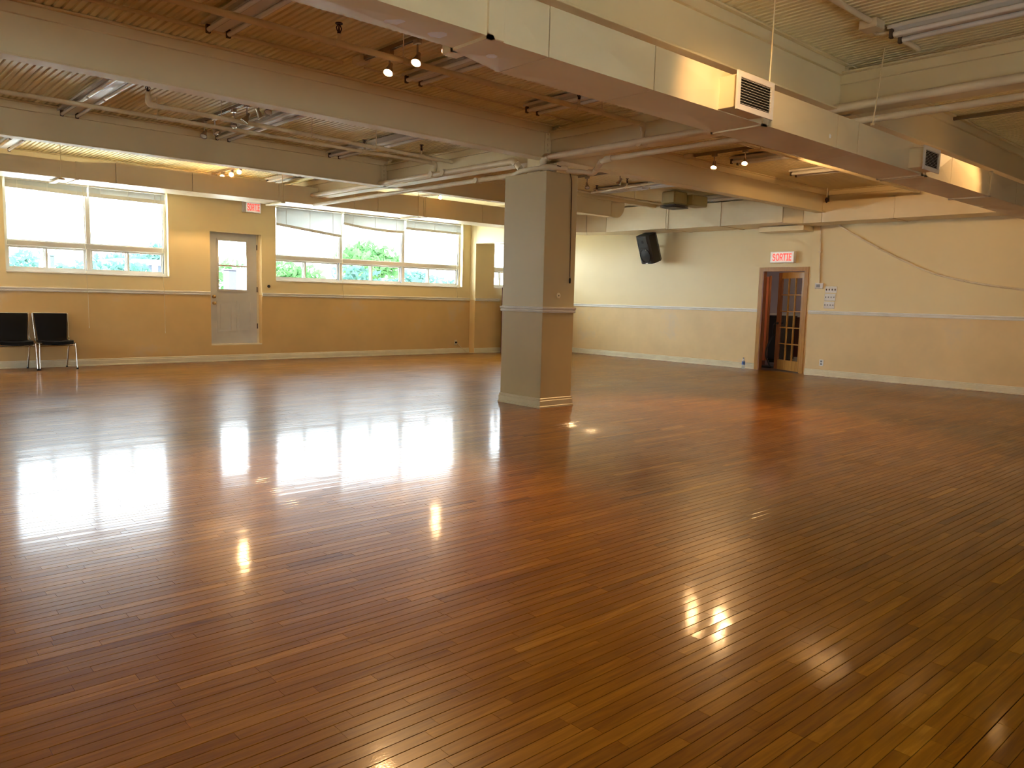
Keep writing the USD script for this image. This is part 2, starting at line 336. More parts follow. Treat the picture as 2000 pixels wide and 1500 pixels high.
for a, b, x in ((8.45, 14.25, 14.22), (Y0, 7.31, 14.10)):
    moulding("trim_2", (x, a), (x, b), (-1, 0), 1.155, RAIL, "trim_paint", "white chair rail along the right wall")
    moulding("baseboard_right", (x, a), (x, b), (-1, 0), 0, BASE, "base_paint", "cream baseboard along the right wall")

# ------------------------------------------------------------------ setting: ribbed steel ceiling deck, girders and beams
ce = thing("ceiling", "ribbed cream steel deck ceiling", None, kind="structure")
P, D = 0.060, 0.016
for ya, yb in ((Y0, 3.33), (3.33, 6.87), (6.87, 10.44), (10.44, 14.75)):
    xs, zs = [], []
    for k in range(int((14.5 - X0) / P) + 1):
        x = X0 + k * P
        xs += [x, x + 0.036, x + 0.041, x + 0.055]; zs += [DECK, DECK, DECK + D, DECK + D]
    n = len(xs); v = [(x, ya, z) for x, z in zip(xs, zs)] + [(x, yb, z) for x, z in zip(xs, zs)]
    part("deck_panel", MB().add(v, [[i, n + i, n + i + 1, i + 1] for i in range(n - 1)]), "ceiling_paint", ce)
part("roof_slab", B((X0 - .2, Y0 - .2, DECK + .04), (14.5, 14.75, DECK + .3)), "duct_gap", ce)

ZB = 2.955
def ibeam(a, b, label, w=0.17, name="ceiling_beam", cope=None, z0=ZB, z1=DECK - 0.002):
    a, b = np.array(a, float), np.array(b, float); d = (b - a) / np.linalg.norm(b - a); s = np.array([abs(d[1]), abs(d[0])])
    t = thing(name, label, "beam", (*((a + b) / 2), z0))
    def bar(h, za, zb, a=a, b=b): lo, hi = np.minimum(a, b) - s * h, np.maximum(a, b) + s * h; return B((*lo, za), (*hi, zb), 0.003)
    part("bottom_flange", bar(w / 2, z0, z0 + 0.016, b=b if cope is None else np.array(cope)), "beam_paint", t)
    part("web", bar(0.022, z0 + 0.016, z1 - 0.016) if cope is None else bar(0.022, z0 + 0.016, z1 - 0.016, b=np.array(cope)), "beam_paint", t)
    part("top_flange", bar(w / 2, z1 - 0.016, z1), "beam_paint", t)
    part("top_angle", bar(0.05, z1 - 0.095, z1 - 0.016), "beam_paint", t)
    return t
Y_B, XG1, XG2 = (3.33, 6.87, 10.44), 6.72, 13.62
beams = []
lab = {(0, 0): "cream steel ceiling beam hidden behind the big duct, left of the girder", (1, 0): "long cream steel beam running across the upper left of the picture to the column",
       (2, 0): "cream steel beam second from the windows, above the small duct", (0, 1): "cream steel beam above the far half of the big duct, right of the girder",
       (1, 1): "cream steel beam running from behind the column towards the right wall", (2, 1): "short cream steel beam with a rounded coped end, right of the column top"}
for i, y in enumerate(Y_B):
    ibeam((X0, y), (XG1 - 0.03, y), lab[(i, 0)])
    if i < 2: ibeam((XG1 + 0.03, y), (14.1 if i else 13.55, y), lab[(i, 1)])
t = ibeam((XG1 + 0.03, 10.44), (14.1, 10.44), lab[(2, 1)], cope=(11.9, 10.44))
ang = np.linspace(-math.pi / 2, 0, 8)
part("coped_end", MB().prism(Polygon([(11.9, ZB), (12.05, ZB)] + [(12.05 + .25 * math.cos(a), ZB + .25 + .25 * math.sin(a)) for a in ang] + [(12.3, DECK - .02), (11.9, DECK - .02)]), TY(10.46), 0.044), "beam_paint", t)
ibeam((XG1, Y0), (XG1, 14.45), "deep cream steel girder crossing the hall over the column", 0.19, "ceiling_girder", z1=3.285)
ibeam((XG2, Y0), (XG2, 6.8), "cream steel girder close to the right wall above the duct", 0.17, "ceiling_girder", z0=3.02)
ibeam((X0, 14.05), (14.1, 14.05), "pale cream steel beam right above the windows", 0.17)
# bolted end plates where the beams meet the girders
for (x, y, sx, lbl) in ((XG1 - .03, 6.87, -1, "the column"), (XG1 - .03, 10.44, -1, "the second beam"), (XG1 + .03, 3.33, 1, "the big duct"), (XG2 - .03, 3.33, -1, "the right wall girder")):
    t = thing("beam_connection", "bolted angle plates joining beam and girder at " + lbl, "bracket", (x, y, ZB + .07))
    xx = sorted((x, x + sx * 0.10))
    part("angle_plate", B((xx[0], y - 0.034, ZB + .07), (xx[1], y + 0.034, DECK - .07), .002), "beam_paint", t)
    for k in range(4):
        part("bolt", MB().lathe([(0, 0), (0.014, 0), (0.014, 0.012), (0, 0.014)], (x + sx * 0.055, y - 0.034, ZB + .11 + k * .062), (0, -1, 0), 6), "beam_paint", t)

# ------------------------------------------------------------------ column
CX0, CX1, CY0, CY1, CZ = 6.455, 6.985, 6.66, 7.39, 2.79
co = thing("column", "square boxed-in cream and tan column in the middle of the hall", "column", ((CX0 + CX1) / 2, (CY0 + CY1) / 2, 0))
part("shaft", B((CX0, CY0, 0), (CX1, CY1, CZ), 0.004), "column_paint", co)
def ring(name, z0, prof, mat):
    c = [(CX0, CY0), (CX1, CY0), (CX1, CY1), (CX0, CY1)]; sg = [(-1, -1), (1, -1), (1, 1), (-1, 1)]; v = []
    for (x, y), (sx, sy) in zip(c, sg):
        for o, h in prof: v.append((x + sx * o, y + sy * o, z0 + h))
    k = len(prof); f = [[i * k + j, ((i + 1) % 4) * k + j, ((i + 1) % 4) * k + (j + 1) % k, i * k + (j + 1) % k] for i in range(4) for j in range(k)]
    part(name, MB().add(v, f), mat, co)
ring("chair_rail", 1.145, RAIL, "column_rail_paint"); ring("baseboard", 0, BASE, "column_base_paint")
st = thing("column_stub", "short cream steel column post between the boxed column and the girder", "column", (6.66, 7.0, CZ))
part("flange", B((6.585, 6.90, CZ), (6.60, 7.14, DECK - .02), .002), "beam_paint", st)
part("flange", B((6.845, 6.90, CZ), (6.86, 7.14, DECK - .02), .002), "beam_paint", st)
part("web", B((6.60, 7.01, CZ), (6.845, 7.03, DECK - .02)), "beam_paint", st)
part("cap_plate", B((6.50, 6.72, CZ), (6.95, 7.30, CZ + .006)), "beam_paint", st)
t = thing("wall_mark", "small round grey plate low on the right face of the column", "cover plate", (6.71, CY0, 1.35))
part("disc", MB().lathe([(0, .008), (0.028, .008), (0.034, .004), (0.034, 0)], (6.71, CY0, 1.35), (0, -1, 0), 20), "base_paint", t)
part("screw", MB().lathe([(0, .012), (.007, .011), (.008, .006)], (6.71, CY0, 1.35), (0, -1, 0), 8), "steel_dark", t)
t = thing("pull_cord", "black cord with a plug hanging down the right face of the column", "cord", (6.87, CY0 - .012, 2.8))
part("cord", T_(bend([(6.60, 6.63, 2.86), (6.80, 6.645, 2.845), (6.865, 6.648, 2.74), (6.875, 6.648, 2.2), (6.885, 6.648, 1.58)], .06), 0.006, 6), "steel_dark", t)
part("plug", MB().lathe([(0, 0), (.012, .005), (.014, .05), (.007, .07), (0, .075)], (6.885, 6.645, 1.50), (0, 0, 1), 10), "rubber", t)

# ------------------------------------------------------------------ ducts
def pillow(m, c, n, h):
    """A panel with four corners c, its centre pressed out by h along n (cross-broken sheet metal)."""
    c = np.array(c, float); mid = c.mean(0) + np.array(n) * h
    m.add(np.vstack([c, mid]), [[0, 1, 4], [1, 2, 4], [2, 3, 4], [3, 0, 4]])
def duct_section(c0, c1, h=0.010):
    """A length of duct between two rectangles of corners (each near-bottom, far-bottom, far-top, near-top)."""
    m = MB(); c0, c1 = np.array(c0, float), np.array(c1, float)
    for i in range(4):
        j = (i + 1) % 4; q = [c0[i], c0[j], c1[j], c1[i]]; n = np.cross(c0[j] - c0[i], c1[i] - c0[i]); n /= np.linalg.norm(n)
        if n @ (np.mean(q, 0) - np.vstack([c0, c1]).mean(0)) < 0: n = -n
        pillow(m, q, n, h)
    return m.add(c0, [[0, 1, 2, 3]]).add(c1, [[3, 2, 1, 0]])
def rectx(x, y0, y1, z0, z1): return [(x, y0, z0), (x, y1, z0), (x, y1, z1), (x, y0, z1)]
def recty(y, x0, x1, z0, z1): return [(x0, y, z0), (x1, y, z0), (x1, y, z1), (x0, y, z1)]
def collar(m, q, w, out, axis):
    lo, hi = np.min(q, 0) - out, np.max(q, 0) + out; lo[axis] = q[0][axis] - w / 2; hi[axis] = q[0][axis] + w / 2
    a = (axis + 1) % 2; t = out + 0.004
    for k, (u, vv) in enumerate(((lo, None), (hi, None))):
        p, r = lo.copy(), hi.copy()
        if k == 0: r[a] = lo[a] + t
        else: p[a] = hi[a] - t
        m.box(p, r)
    p, r = lo.copy(), hi.copy(); r[2] = lo[2] + t; m.box(p, r)
    p, r = lo.copy(), hi.copy(); p[2] = hi[2] - t; m.box(p, r)
def duct(name, label, rects, axis, collars=(), loc=None, gap=0.008, h=0.010):
    t = thing(name, label, "air duct", loc or rects[0][0])
    for a, b in zip(rects, rects[1:]):
        a, b = np.array(a, float), np.array(b, float); d = (b - a).mean(0); d /= np.linalg.norm(d)
        part("section", duct_section(a + d * gap / 2, b - d * gap / 2, h), "duct_paint", t)
    core = MB()
    for a, b in zip(rects, rects[1:]):
        a, b = np.array(a, float), np.array(b, float); ca, cb = a.mean(0), b.mean(0)
        core.mesh(trimesh.convex.convex_hull(np.vstack([ca + (a - ca) * 0.93, cb + (b - cb) * 0.93])))
    part("liner", core, "duct_gap", t)
    for q, w, out in collars:
        m = MB(); collar(m, q, w, out, axis); part("collar", m, "duct_paint", t)
    return t
# D1: big duct running away from the camera under the beam
yN, yF, zb1, zt1 = 2.94, 3.33, 2.515, 2.762
r1 = [rectx(-3.95, 2.88, 3.14, 2.50, 2.90), rectx(-1.2, 2.88, 3.14, 2.50, 2.90), rectx(0.9, 2.88, 3.14, 2.50, 2.90), rectx(2.40, 2.88, 3.14, 2.50, 2.90)]
d1a = duct("supply_duct", "tall narrow first length of the cream duct overhead, ending in a double collar", r1, 0, [(r1[-1], .035, .014)], (0.9, 3.0, 2.5))
xs1 = (2.47, 2.84, 3.69, 4.95, 5.94, 6.29, 7.56, 7.72, 8.30, 9.35, 10.3, 11.3, 12.3, 13.25)
r1 = [rectx(x, yN, yF if i else 3.22, zb1, zt1) for i, x in enumerate(xs1)]
d1b = duct("supply_duct", "long cream duct with cross-broken panels and two louvred registers, running to the right wall", r1, 0,
           [(r1[0], .035, .014), (rectx(7.60, yN, yF, zb1, zt1), .03, .012), (rectx(7.68, yN, yF, zb1, zt1), .03, .012), (rectx(9.42, yN, yF, zb1, zt1), .04, .012), (rectx(4.88, yN, yF, zb1, zt1), .05, .012)], (4.95, 3.1, zb1))
part("sleeve", B((2.39, 2.868, 2.488), (2.482, 3.235, 2.775), .004), "duct_paint", d1a)
for (x, z, s) in ((1.95, 2.497, .06), (2.2, 2.497, .05), (1.55, 2.497, .05)):
    part("paint_chip", MB().lathe([(0, -.002), (s * .6, -.002), (s, .001)], (x, 2.93 + .1 * random.random(), z), (0.1, 0.1, 1), 7), "chipped_white", d1a)
for (x, y, z, s) in ((2.62, 3.12, 2.513, .035), (5.82, 2.936, 2.59, .018)):
    part("paint_chip", MB().lathe([(0, -.003), (s * .6, -.003), (s, .001)], (x, y, z - .006), (0, 0, 1) if s > .02 else (0, 1, 0), 7), "chipped_white", d1b)
# D2: duct along the windows, D3: duct along the right wall, joined by an elbow
yD = 12.60
def d2(x, h): return rectx(x, yD, yD + .6, 2.835, 2.835 + h)
r2 = [d2(-3.95, .235), d2(0.4, .235), d2(2.94, .235), d2(3.44, .29), d2(4.54, .29), d2(5.97, .29), d2(7.41, .29), d2(7.91, .37), d2(8.93, .37), d2(10.41, .37), d2(12.3, .37)]
t = duct("window_duct", "cream duct hung in front of the windows across the left half", r2, 0, [(d2(2.93, .235), .03, .01), (d2(6.06, .29), .03, .01), (d2(8.99, .37), .03, .01)], (4.54, yD + .3, 2.835), h=0.006)
el = [(12.3, yD, 12.3, 13.2), (12.78, 12.48, 12.95, 13.25), (13.12, 12.2, 13.75, 12.75), (13.28, 11.75, 14.1, 11.8)]
e = duct("duct_elbow", "curved cream duct elbow in the far corner behind the column", [[(a, b, 2.83), (c, d, 2.83), (c, d, 3.22), (a, b, 3.22)] for a, b, c, d in el], 0, loc=(13, 12.5, 2.83), h=0.003)
xw = 14.13
r3 = [recty(y, 13.28, xw, 2.825, 3.265 + k) for y, k in ((11.75, .06), (10.12, .06))]
duct("wall_duct", "cream duct length beside the elbow, behind the loudspeaker", r3, 1, loc=(13.7, 10.9, 2.81))
r3 = [recty(y, 13.28, xw, 2.81, 3.265) for y in (10.10, 8.85, 7.50)]
duct("wall_duct", "deep cream duct on the right wall left of the glazed door", r3, 1, [(recty(10.08, 13.28, xw, 2.81, 3.265), .05, .012), (recty(8.83, 13.28, xw, 2.81, 3.265), .05, .012)], (13.7, 8.8, 2.81))
r3 = [recty(7.49, 13.28, xw, 2.80, 3.26), recty(7.20, 13.47, 14.05, 2.79, 3.14), recty(6.85, 13.47, 14.05, 2.79, 3.14), recty(5.63, 13.47, 14.05, 2.79, 3.14), recty(3.9, 13.47, 14.05, 2.79, 3.14)]
duct("wall_duct", "shallower cream duct on the right wall after the taper above the light switches", r3, 1, [(recty(5.63, 13.47, 14.05, 2.79, 3.14), .06, .012)], (13.7, 5.6, 2.79))
part("duct_bulkhead", B((13.75, 7.33, 2.70), (14.21, 8.25, 2.79)), "beam_paint", kind="structure", label="cream bulkhead strip under the wall duct above the exit sign")
# hangers
def hanger(pts, label, foot=None, r=0.005):
    t = thing("duct_hanger", label, "hanger", pts[0])
    part("rod", T_(pts, r, 6), "beam_paint", t)
    if foot: part("bracket", B(*foot, .003), "beam_paint", t)
    else: part("clip", MB().lathe([(0, 0), (.016, 0), (.016, .02), (0, .024)], np.array(pts[-1]) - (0, 0, .004), (0, 0, 1), 8), "beam_paint", t)
for x, l in ((2.72, "left part of window one"), (6.02, "the first blind of the wide window"), (8.8, "the middle of the wide window")):
    hanger([(x, yD - .02, DECK), (x, yD - .02, 2.80)], "thin rod and strap holding the window duct over " + l, ((x - .04, yD - .05, 2.80), (x + .04, yD + .55, 2.822)))
hanger([(4.87, 2.90, DECK), (4.86, 2.90, 2.76)], "thin rod from the deck to the big duct beside its first register")
hanger([(6.47, 2.86, DECK), (6.44, 2.90, 2.76)], "thin rod from the deck to the big duct beside the girder")

# air registers on the big duct
def register(x0, x1, y, z0, z1, sx0, sx1, label, n):
    t = thing("air_register", label, "air vent", ((x0 + x1) / 2, y, (z0 + z1) / 2))
    part("stub_box", B((sx0, y + .016, z0 + .022), (sx1, yN + .004, z1 - .012), .003), "duct_paint", t)
    b = 0.034
    part("frame", MB().prism(sbox(x0, z0, x1, z1).difference(sbox(x0 + b, z0 + b, x1 - b, z1 - b)), TY(y + .012), .012), "white_enamel", t)
    part("cavity", B((x0 + b * .6, y + .0122, z0 + b * .6), (x1 - b * .6, y + .0155, z1 - b * .6)), "void_dark", t)
    for k in range(n):
        z = z0 + b + (z1 - z0 - 2 * b) * (k + .5) / n
        v = [(xx, yy, z + dz) for xx in (x0 + b, x1 - b) for yy, dz in ((y + .001, -.0028), (y + .009, .0008), (y + .009, .0018), (y + .001, -.0008))]
        part("slat", MB().add(v, [[0, 1, 5, 4], [1, 2, 6, 5], [2, 3, 7, 6], [3, 0, 4, 7], [3, 2, 1, 0], [4, 5, 6, 7]]), "white_enamel", t)
register(4.305, 4.73, 2.783, 2.497, 2.727, 4.335, 4.70, "large louvred air register boxed out from the near side of the big duct", 10)
register(7.26, 7.62, 2.80, 2.51, 2.715, 7.28, 7.60, "smaller louvred air register farther along the big duct", 11)
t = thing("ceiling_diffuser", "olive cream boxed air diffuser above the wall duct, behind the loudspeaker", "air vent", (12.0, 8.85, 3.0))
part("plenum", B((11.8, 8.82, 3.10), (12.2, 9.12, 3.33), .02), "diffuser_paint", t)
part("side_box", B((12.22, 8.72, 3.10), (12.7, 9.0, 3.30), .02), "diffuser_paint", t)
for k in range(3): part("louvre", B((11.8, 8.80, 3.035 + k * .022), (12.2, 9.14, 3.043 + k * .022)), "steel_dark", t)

# ------------------------------------------------------------------ pipes
def sprinkler(t, p, up=True):
    s = 1 if up else -1; p = np.array(p, float)
    h = part("sprinkler_head", MB().lathe([(.012, 0), (.014, .012 * s), (.009, .02 * s), (.005, .05 * s), (0.004, .07 * s)], p, n=8)
             .tube([p + (-.012, 0, .015 * s), p + (-.022, 0, .04 * s), p + (-.006, 0, .068 * s)], .004, 6).tube([p + (.012, 0, .015 * s), p + (.022, 0, .04 * s), p + (.006, 0, .068 * s)], .004, 6)
             .lathe([(0, .07 * s), (.028, .07 * s), (.028, .076 * s), (0, .078 * s)], p, n=10), "sprinkler_bronze", t)
def run(label, pts, r, heads=(), rods=(), tees=(), rad=.06, cat="pipe", name="sprinkler_pipe", low=()):
    t = thing(name, label, cat, pts[0])
    part("pipe", T_(bend(pts, rad), r, 12), "pipe_paint", t, smooth=40)
    for a, b, c in zip(pts, pts[1:], pts[2:]):
        a, b, c = map(np.array, (a, b, c)); u, w = (a - b) / np.linalg.norm(a - b), (c - b) / np.linalg.norm(c - b)
        if abs(u @ w) < .9: part("elbow", T_(bend([b + u * .075, b, b + w * .075], rad), r * 1.28, 12), "pipe_paint", t, smooth=40)
    for q in heads:
        q = np.array(q, float)
        part("tee", T_([q + (-.04, 0, 0), q + (.04, 0, 0)], r * 1.25, 10), "pipe_paint", t)
        part("riser", T_([q, q + (0, 0, .07)], .013, 8), "pipe_paint", t); sprinkler(t, q + (0, 0, .07))
    for q in low: sprinkler(t, np.array(q, float))
    for q in rods:
        q = np.array(q, float); part("hanger_rod", T_([q + (0, 0, r * .8), (q[0], q[1], DECK)], .005, 6), "pipe_paint", t)
        part("hanger_ring", T_([q + (-.012, 0, 0), q + (.012, 0, 0)], r * 1.2, 10), "pipe_paint", t)
    for q in tees: part("tee", T_([np.array(q) - (.05, 0, 0), np.array(q) + (.05, 0, 0)], r * 1.25, 10), "pipe_paint", t)
    return t
R1 = 0.024
run("cream sprinkler pipe crossing the first bay past the three lit spotlights", [(X0, 5.38, 3.15), (6.60, 5.38, 3.15), (6.60, 5.38, 2.97)], R1, [(3.03, 5.38, 3.15), (5.62, 5.38, 3.15), (.2, 5.38, 3.15)], [(3.60, 5.38, 3.15), (5.95, 5.38, 3.15), (1.2, 5.38, 3.15)])
run("thin cream conduit along the first beam ending at the lit track", [(X0, 6.33, 3.325), (3.60, 6.33, 3.325)], .016, name="conduit", cat="conduit")
run("thin cream conduit continuing from the lit track to the girder", [(3.82, 6.33, 3.325), (6.62, 6.40, 3.325)], .009, name="conduit", cat="conduit")
run("cream sprinkler pipe in the second bay ending in an elbow above the girder pipe", [(X0, 9.05, 3.15), (6.60, 9.05, 3.15), (6.60, 9.05, 2.99)], R1, [(5.47, 9.05, 3.15)], [(2.9, 9.05, 3.15), (0.3, 9.05, 3.15)])
run("cream branch pipe with an upturned sprinkler at its left end, second bay", [(2.64, 8.50, 3.27), (2.64, 8.50, 3.15), (7.0, 8.80, 3.15)], R1, [(6.15, 8.74, 3.15)], [(3.4, 8.55, 3.15), (5.42, 8.69, 3.15), (4.5, 8.62, 3.15)], low=[(2.64, 8.50, 3.27)])
run("thick cream pipe along the near side of the girder, left of the column", [(6.565, 12.57, 2.99), (6.565, 7.36, 2.99), (6.565, 7.24, 2.885)], .036, (), (), [(6.565, 9.05, 2.99), (6.565, 8.78, 2.99)], .08)
run("thick cream pipe along the near side of the girder, right of the column", [(6.57, 6.86, 2.85), (6.555, 6.80, 2.965), (6.555, -3.9, 2.965)], .036, (), (), [(6.58, 5.38, 2.955)], .08)
run("lower cream pipe under the girder, left of the column", [(6.60, 12.57, 2.828), (6.60, 7.36, 2.828), (6.525, 7.2, 2.845), (6.525, 6.72, 2.845), (6.75, 6.62, 2.845)], .030, (), (), [(6.6, 8.1, 2.825)], .07)
run("lower cream pipe under the girder right of the column, rising from an elbow", [(6.75, 6.63, 2.82), (6.98, 6.40, 2.80), (6.9, 6.22, 2.90), (6.64, 5.9, 2.86), (6.62, 3.4, 2.85), (6.62, -3.9, 2.85)], .028, (), [], (), .06)
run("cream sprinkler pipe in the far right bay behind the column", [(XG1 + .1, 9.5, 3.18), (12.9, 9.5, 3.18)], .022, [(10.45, 9.5, 3.18)], [(9.3, 9.5, 3.18), (11.5, 9.5, 3.18)])
run("cream branch pipe climbing across the far right bay to a sprinkler by the diffuser", [(10.3, 9.52, 3.18), (10.05, 7.6, 3.18), (12.6, 7.4, 3.18)], .018, [(10.2, 8.6, 3.18), (12.1, 7.44, 3.18)], [(10.12, 8.1, 3.18)])
run("cream sprinkler pipe behind the big duct in the right bay", [(XG1 + .1, 5.2, 3.17), (13.4, 5.2, 3.17)], .022, [(8.6, 5.2, 3.17)], [(9.6, 5.2, 3.17), (7.6, 5.2, 3.17)])
run("cream conduit with a junction under the deck at the upper right", [(4.2, 2.66, 3.335), (5.75, 2.66, 3.335), (6.62, 2.66, 3.335)], .020, name="conduit", cat="conduit")
t = thing("junction_box", "small cream junction box beside the upper right fluorescent fixture", "electrical box", (5.80, 2.56, 3.33))
part("box", B((5.74, 2.61, 3.29), (5.88, 2.74, 3.355), .006), "pipe_paint", t)
part("flex_conduit", T_(bend([(5.88, 2.70, 3.31), (5.95, 2.70, 3.30), (5.98, 2.60, 3.30)], .05), .012, 8), "pipe_paint", t)
t = thing("sprinkler_drop", "dark sprinkler head hanging below the beam beside the wall duct", "sprinkler", (12.9, 6.4, 3.2))
part("drop_pipe", T_([(13.35, 6.72, DECK), (13.35, 6.72, 3.19)], .014, 8), "pipe_paint", t); part("head", MB().lathe([(.012, 0), (.03, -.03), (.03, -.05), (.012, -.09), (0, -.1)], (13.35, 6.72, 3.20), n=10), "sprinkler_bronze", t)

# ------------------------------------------------------------------ fluorescent fixtures (off)
def fluorescent(x, y0, y1, label, w=0.25, tubes=2, z=DECK - 0.005):
    t = thing("fluorescent_fixture", label, "ceiling light", (x, (y0 + y1) / 2, z))
    zz = z - .075
    pf = [(-w / 2, z - .03), (-w / 2, zz + .02), (-.055, zz + .045), (-.045, zz), (.045, zz), (.055, zz + .045), (w / 2, zz + .02), (w / 2, z - .03), (.06, z), (-.06, z)]
    part("housing", MB().prism(Polygon(pf), frameT((x, y1, 0), (1, 0, 0), (0, 0, 1)), y1 - y0), "white_enamel", t)
    xs = (-.078, .078) if tubes == 2 else (0.0,)
    for dx in xs:
        nseg = 2 if y1 - y0 > 1.6 else 1
        for k in range(nseg):
            a, b = y0 + (y1 - y0) * k / nseg + .03, y0 + (y1 - y0) * (k + 1) / nseg - .03
            tb = part("tube", T_([(x + dx, a, zz - .012), (x + dx, b, zz - .012)], .019, 10), "tube_glass", t, smooth=40)
        for yy in (y0 + .012, y1 - .012):
            part("socket", B((x + dx - .018, yy - .012, zz - .036), (x + dx + .018, yy + .012, zz + .03), .004), "steel_dark" if yy > y0 + .1 else "white_plastic", t)
    return t
fluorescent(2.44, 3.80, 6.18, "unlit twin-tube fluorescent fixture at the top left, under the first bay")
fluorescent(2.34, 8.0, 10.33, "unlit twin-tube fluorescent fixture at the far left between two beams")
fluorescent(4.12, 7.95, 10.33, "unlit twin-tube fluorescent fixture in the second bay beside the unlit spotlights")
fluorescent(4.27, 3.85, 6.22, "unlit twin-tube fluorescent fixture next to the three lit spotlights")
fluorescent(5.74, 7.95, 10.33, "unlit twin-tube fluorescent fixture in the second bay close to the girder")
fluorescent(5.80, 3.85, 6.24, "unlit twin-tube fluorescent fixture in the first bay close to the column top")
fluorescent(6.02, 0.25, 2.60, "unlit twin-tube fluorescent fixture at the upper right corner")
fluorescent(9.75, 4.2, 6.3, "unlit twin-tube fluorescent fixture beyond the two bright spotlights")
fluorescent(11.2, 4.1, 6.2, "unlit twin-tube fluorescent fixture in the right bay below the big duct in view")
fluorescent(12.95, 7.9, 9.9, "unlit fluorescent fixture with dark slots above the right wall duct")
fluorescent(10.9, 7.6, 9.9, "unlit twin-tube fluorescent fixture in the far right bay behind the column")
fluorescent(2.2, 11.4, 13.6, "pale daylit fluorescent fixture behind the window duct at the far left")
fluorescent(6.3, 11.4, 13.6, "daylit fluorescent fixture behind the window duct over the white door")
fluorescent(9.4, 0.2, 2.5, "unlit twin-tube fluorescent fixture at the right edge beyond the girder")

# ------------------------------------------------------------------ track lights
def track(x, y0, y1, heads, label, z=DECK - .004, stem=.10):
    t = thing("track_light", label, "track light", (x, (y0 + y1) / 2, z))
    part("rail", B((x - .018, y0, z - .045), (x + .018, y1, z - .01), .003), "track_metal", t)
    part("rail_slot", B((x - .006, y0 + .01, z - .047), (x + .006, y1 - .01, z - .044)), "steel_dark", t)
    part("feed_box", B((x - .05, y1 - .02, z - .06), (x + .05, y1 + .12, z - .002), .006), "pipe_paint", t)
    for y, lit, a in heads:
        a = np.array(a, float); a /= np.linalg.norm(a); zp = z - .06
        h = part("spot_head", MB().box((x - .022, y - .035, zp - .02), (x + .022, y + .035, zp + .016), .004).tube([(x, y, zp - .015), (x, y, zp - stem)], .008, 8), "spot_metal", t)
        p = np.array((x, y, zp - stem - .025)); q = p - a * .045
        part("lamp_can", MB().lathe([(0, -.006), (.017, -.004), (.020, .03), (.026, .05), (.040, .092), (.042, .10), (.039, .10), (.034, .088), (.012, .06)], q, a, 14), "spot_metal", h, smooth=40)
        part("bulb", MB().lathe([(0, .093), (.016, .092), (.033, .089)], q, a, 12), "lamp_glow" if lit else "tube_glass", h)
        if lit:
            L = UsdLux.SphereLight.Define(stage, h + "/beam"); L.CreateRadiusAttr(0.03); L.CreateIntensityAttr(BEAM * (0.65 if lit > 70 else 0.26 if lit in (65, 41) else 0.6 if lit == 43 else 0.3 if lit < 40 and lit > 1 else 1.0)); L.CreateColorAttr(Gf.Vec3f(1.0, 0.60, 0.26))
            sa = UsdLux.ShapingAPI.Apply(L.GetPrim()); sa.CreateShapingConeAngleAttr(lit if lit > 1 else 42.0); sa.CreateShapingConeSoftnessAttr(0.7)
            zz = -a; xx = np.cross((0, 1, 0) if abs(a[1]) < .9 else (1, 0, 0), zz); xx /= np.linalg.norm(xx); yy = np.cross(zz, xx)
            L.AddTransformOp().Set(Gf.Matrix4d(*xx, 0, *yy, 0, *zz, 0, *(q + a * .10 - ORIGIN[t]), 1))
    return t
A1 = (-.55, -.35, -1)
track(3.68, 2.2, 6.1, [(5.70, 43, A1), (5.30, 43, A1), (4.90, 43, A1), (2.15, 39, (.85, .60, -.75))], "ceiling track with three lit spotlights hanging beside the first beam")
track(3.62, 7.6, 9.9, [(9.62, 0, (-.5, -.5, -1)), (9.30, 0, (.4, -.6, -1)), (8.75, 0, (-.2, -.3, -1)), (8.40, 0, (-.6, .2, -1)), (8.10, 0, (.5, -.2, -1)), (7.85, 0, (-.5, -.5, -1))], "ceiling track with unlit spotlights between the two left beams")
track(9.2, 1.8, 6.6, [(6.25, 1, (-.55, -.25, -1)), (5.78, 1, (-.6, -.3, -1)), (4.5, 75, (.95, .05, -.42)), (2.30, 38, (-.55, .45, -.75))], "ceiling track with two bright spotlights right of the column")
track(5.35, 12.6, 13.9, [(13.75, 65, (.15, .7, -.9)), (13.42, 41, (-.5, -.7, -.45)), (13.05, 41, (-.45, -.75, -.45)), (12.72, 41, (-.5, -.7, -.3))], "ceiling track with lit spotlights over the window duct", stem=.015)
track(9.42, 12.6, 14.1, [(13.75, 65, (-.1, .7, -.9)), (12.74, 41, (-.4, -.75, -.2))], "ceiling track with one lit spotlight over the window duct near the column", stem=.005)
track(0.6, 12.4, 14.0, [(13.75, 65, (.1, .7, -.9)), (13.4, 65, (.5, .8, -.6))], "ceiling track by the window wall left of the picture")
track(9.55, 7.5, 9.2, [(8.9, 0, (-.3, -.5, -1)), (8.2, 0, (-.4, .4, -1))], "ceiling track with unlit spotlights in the far right bay")

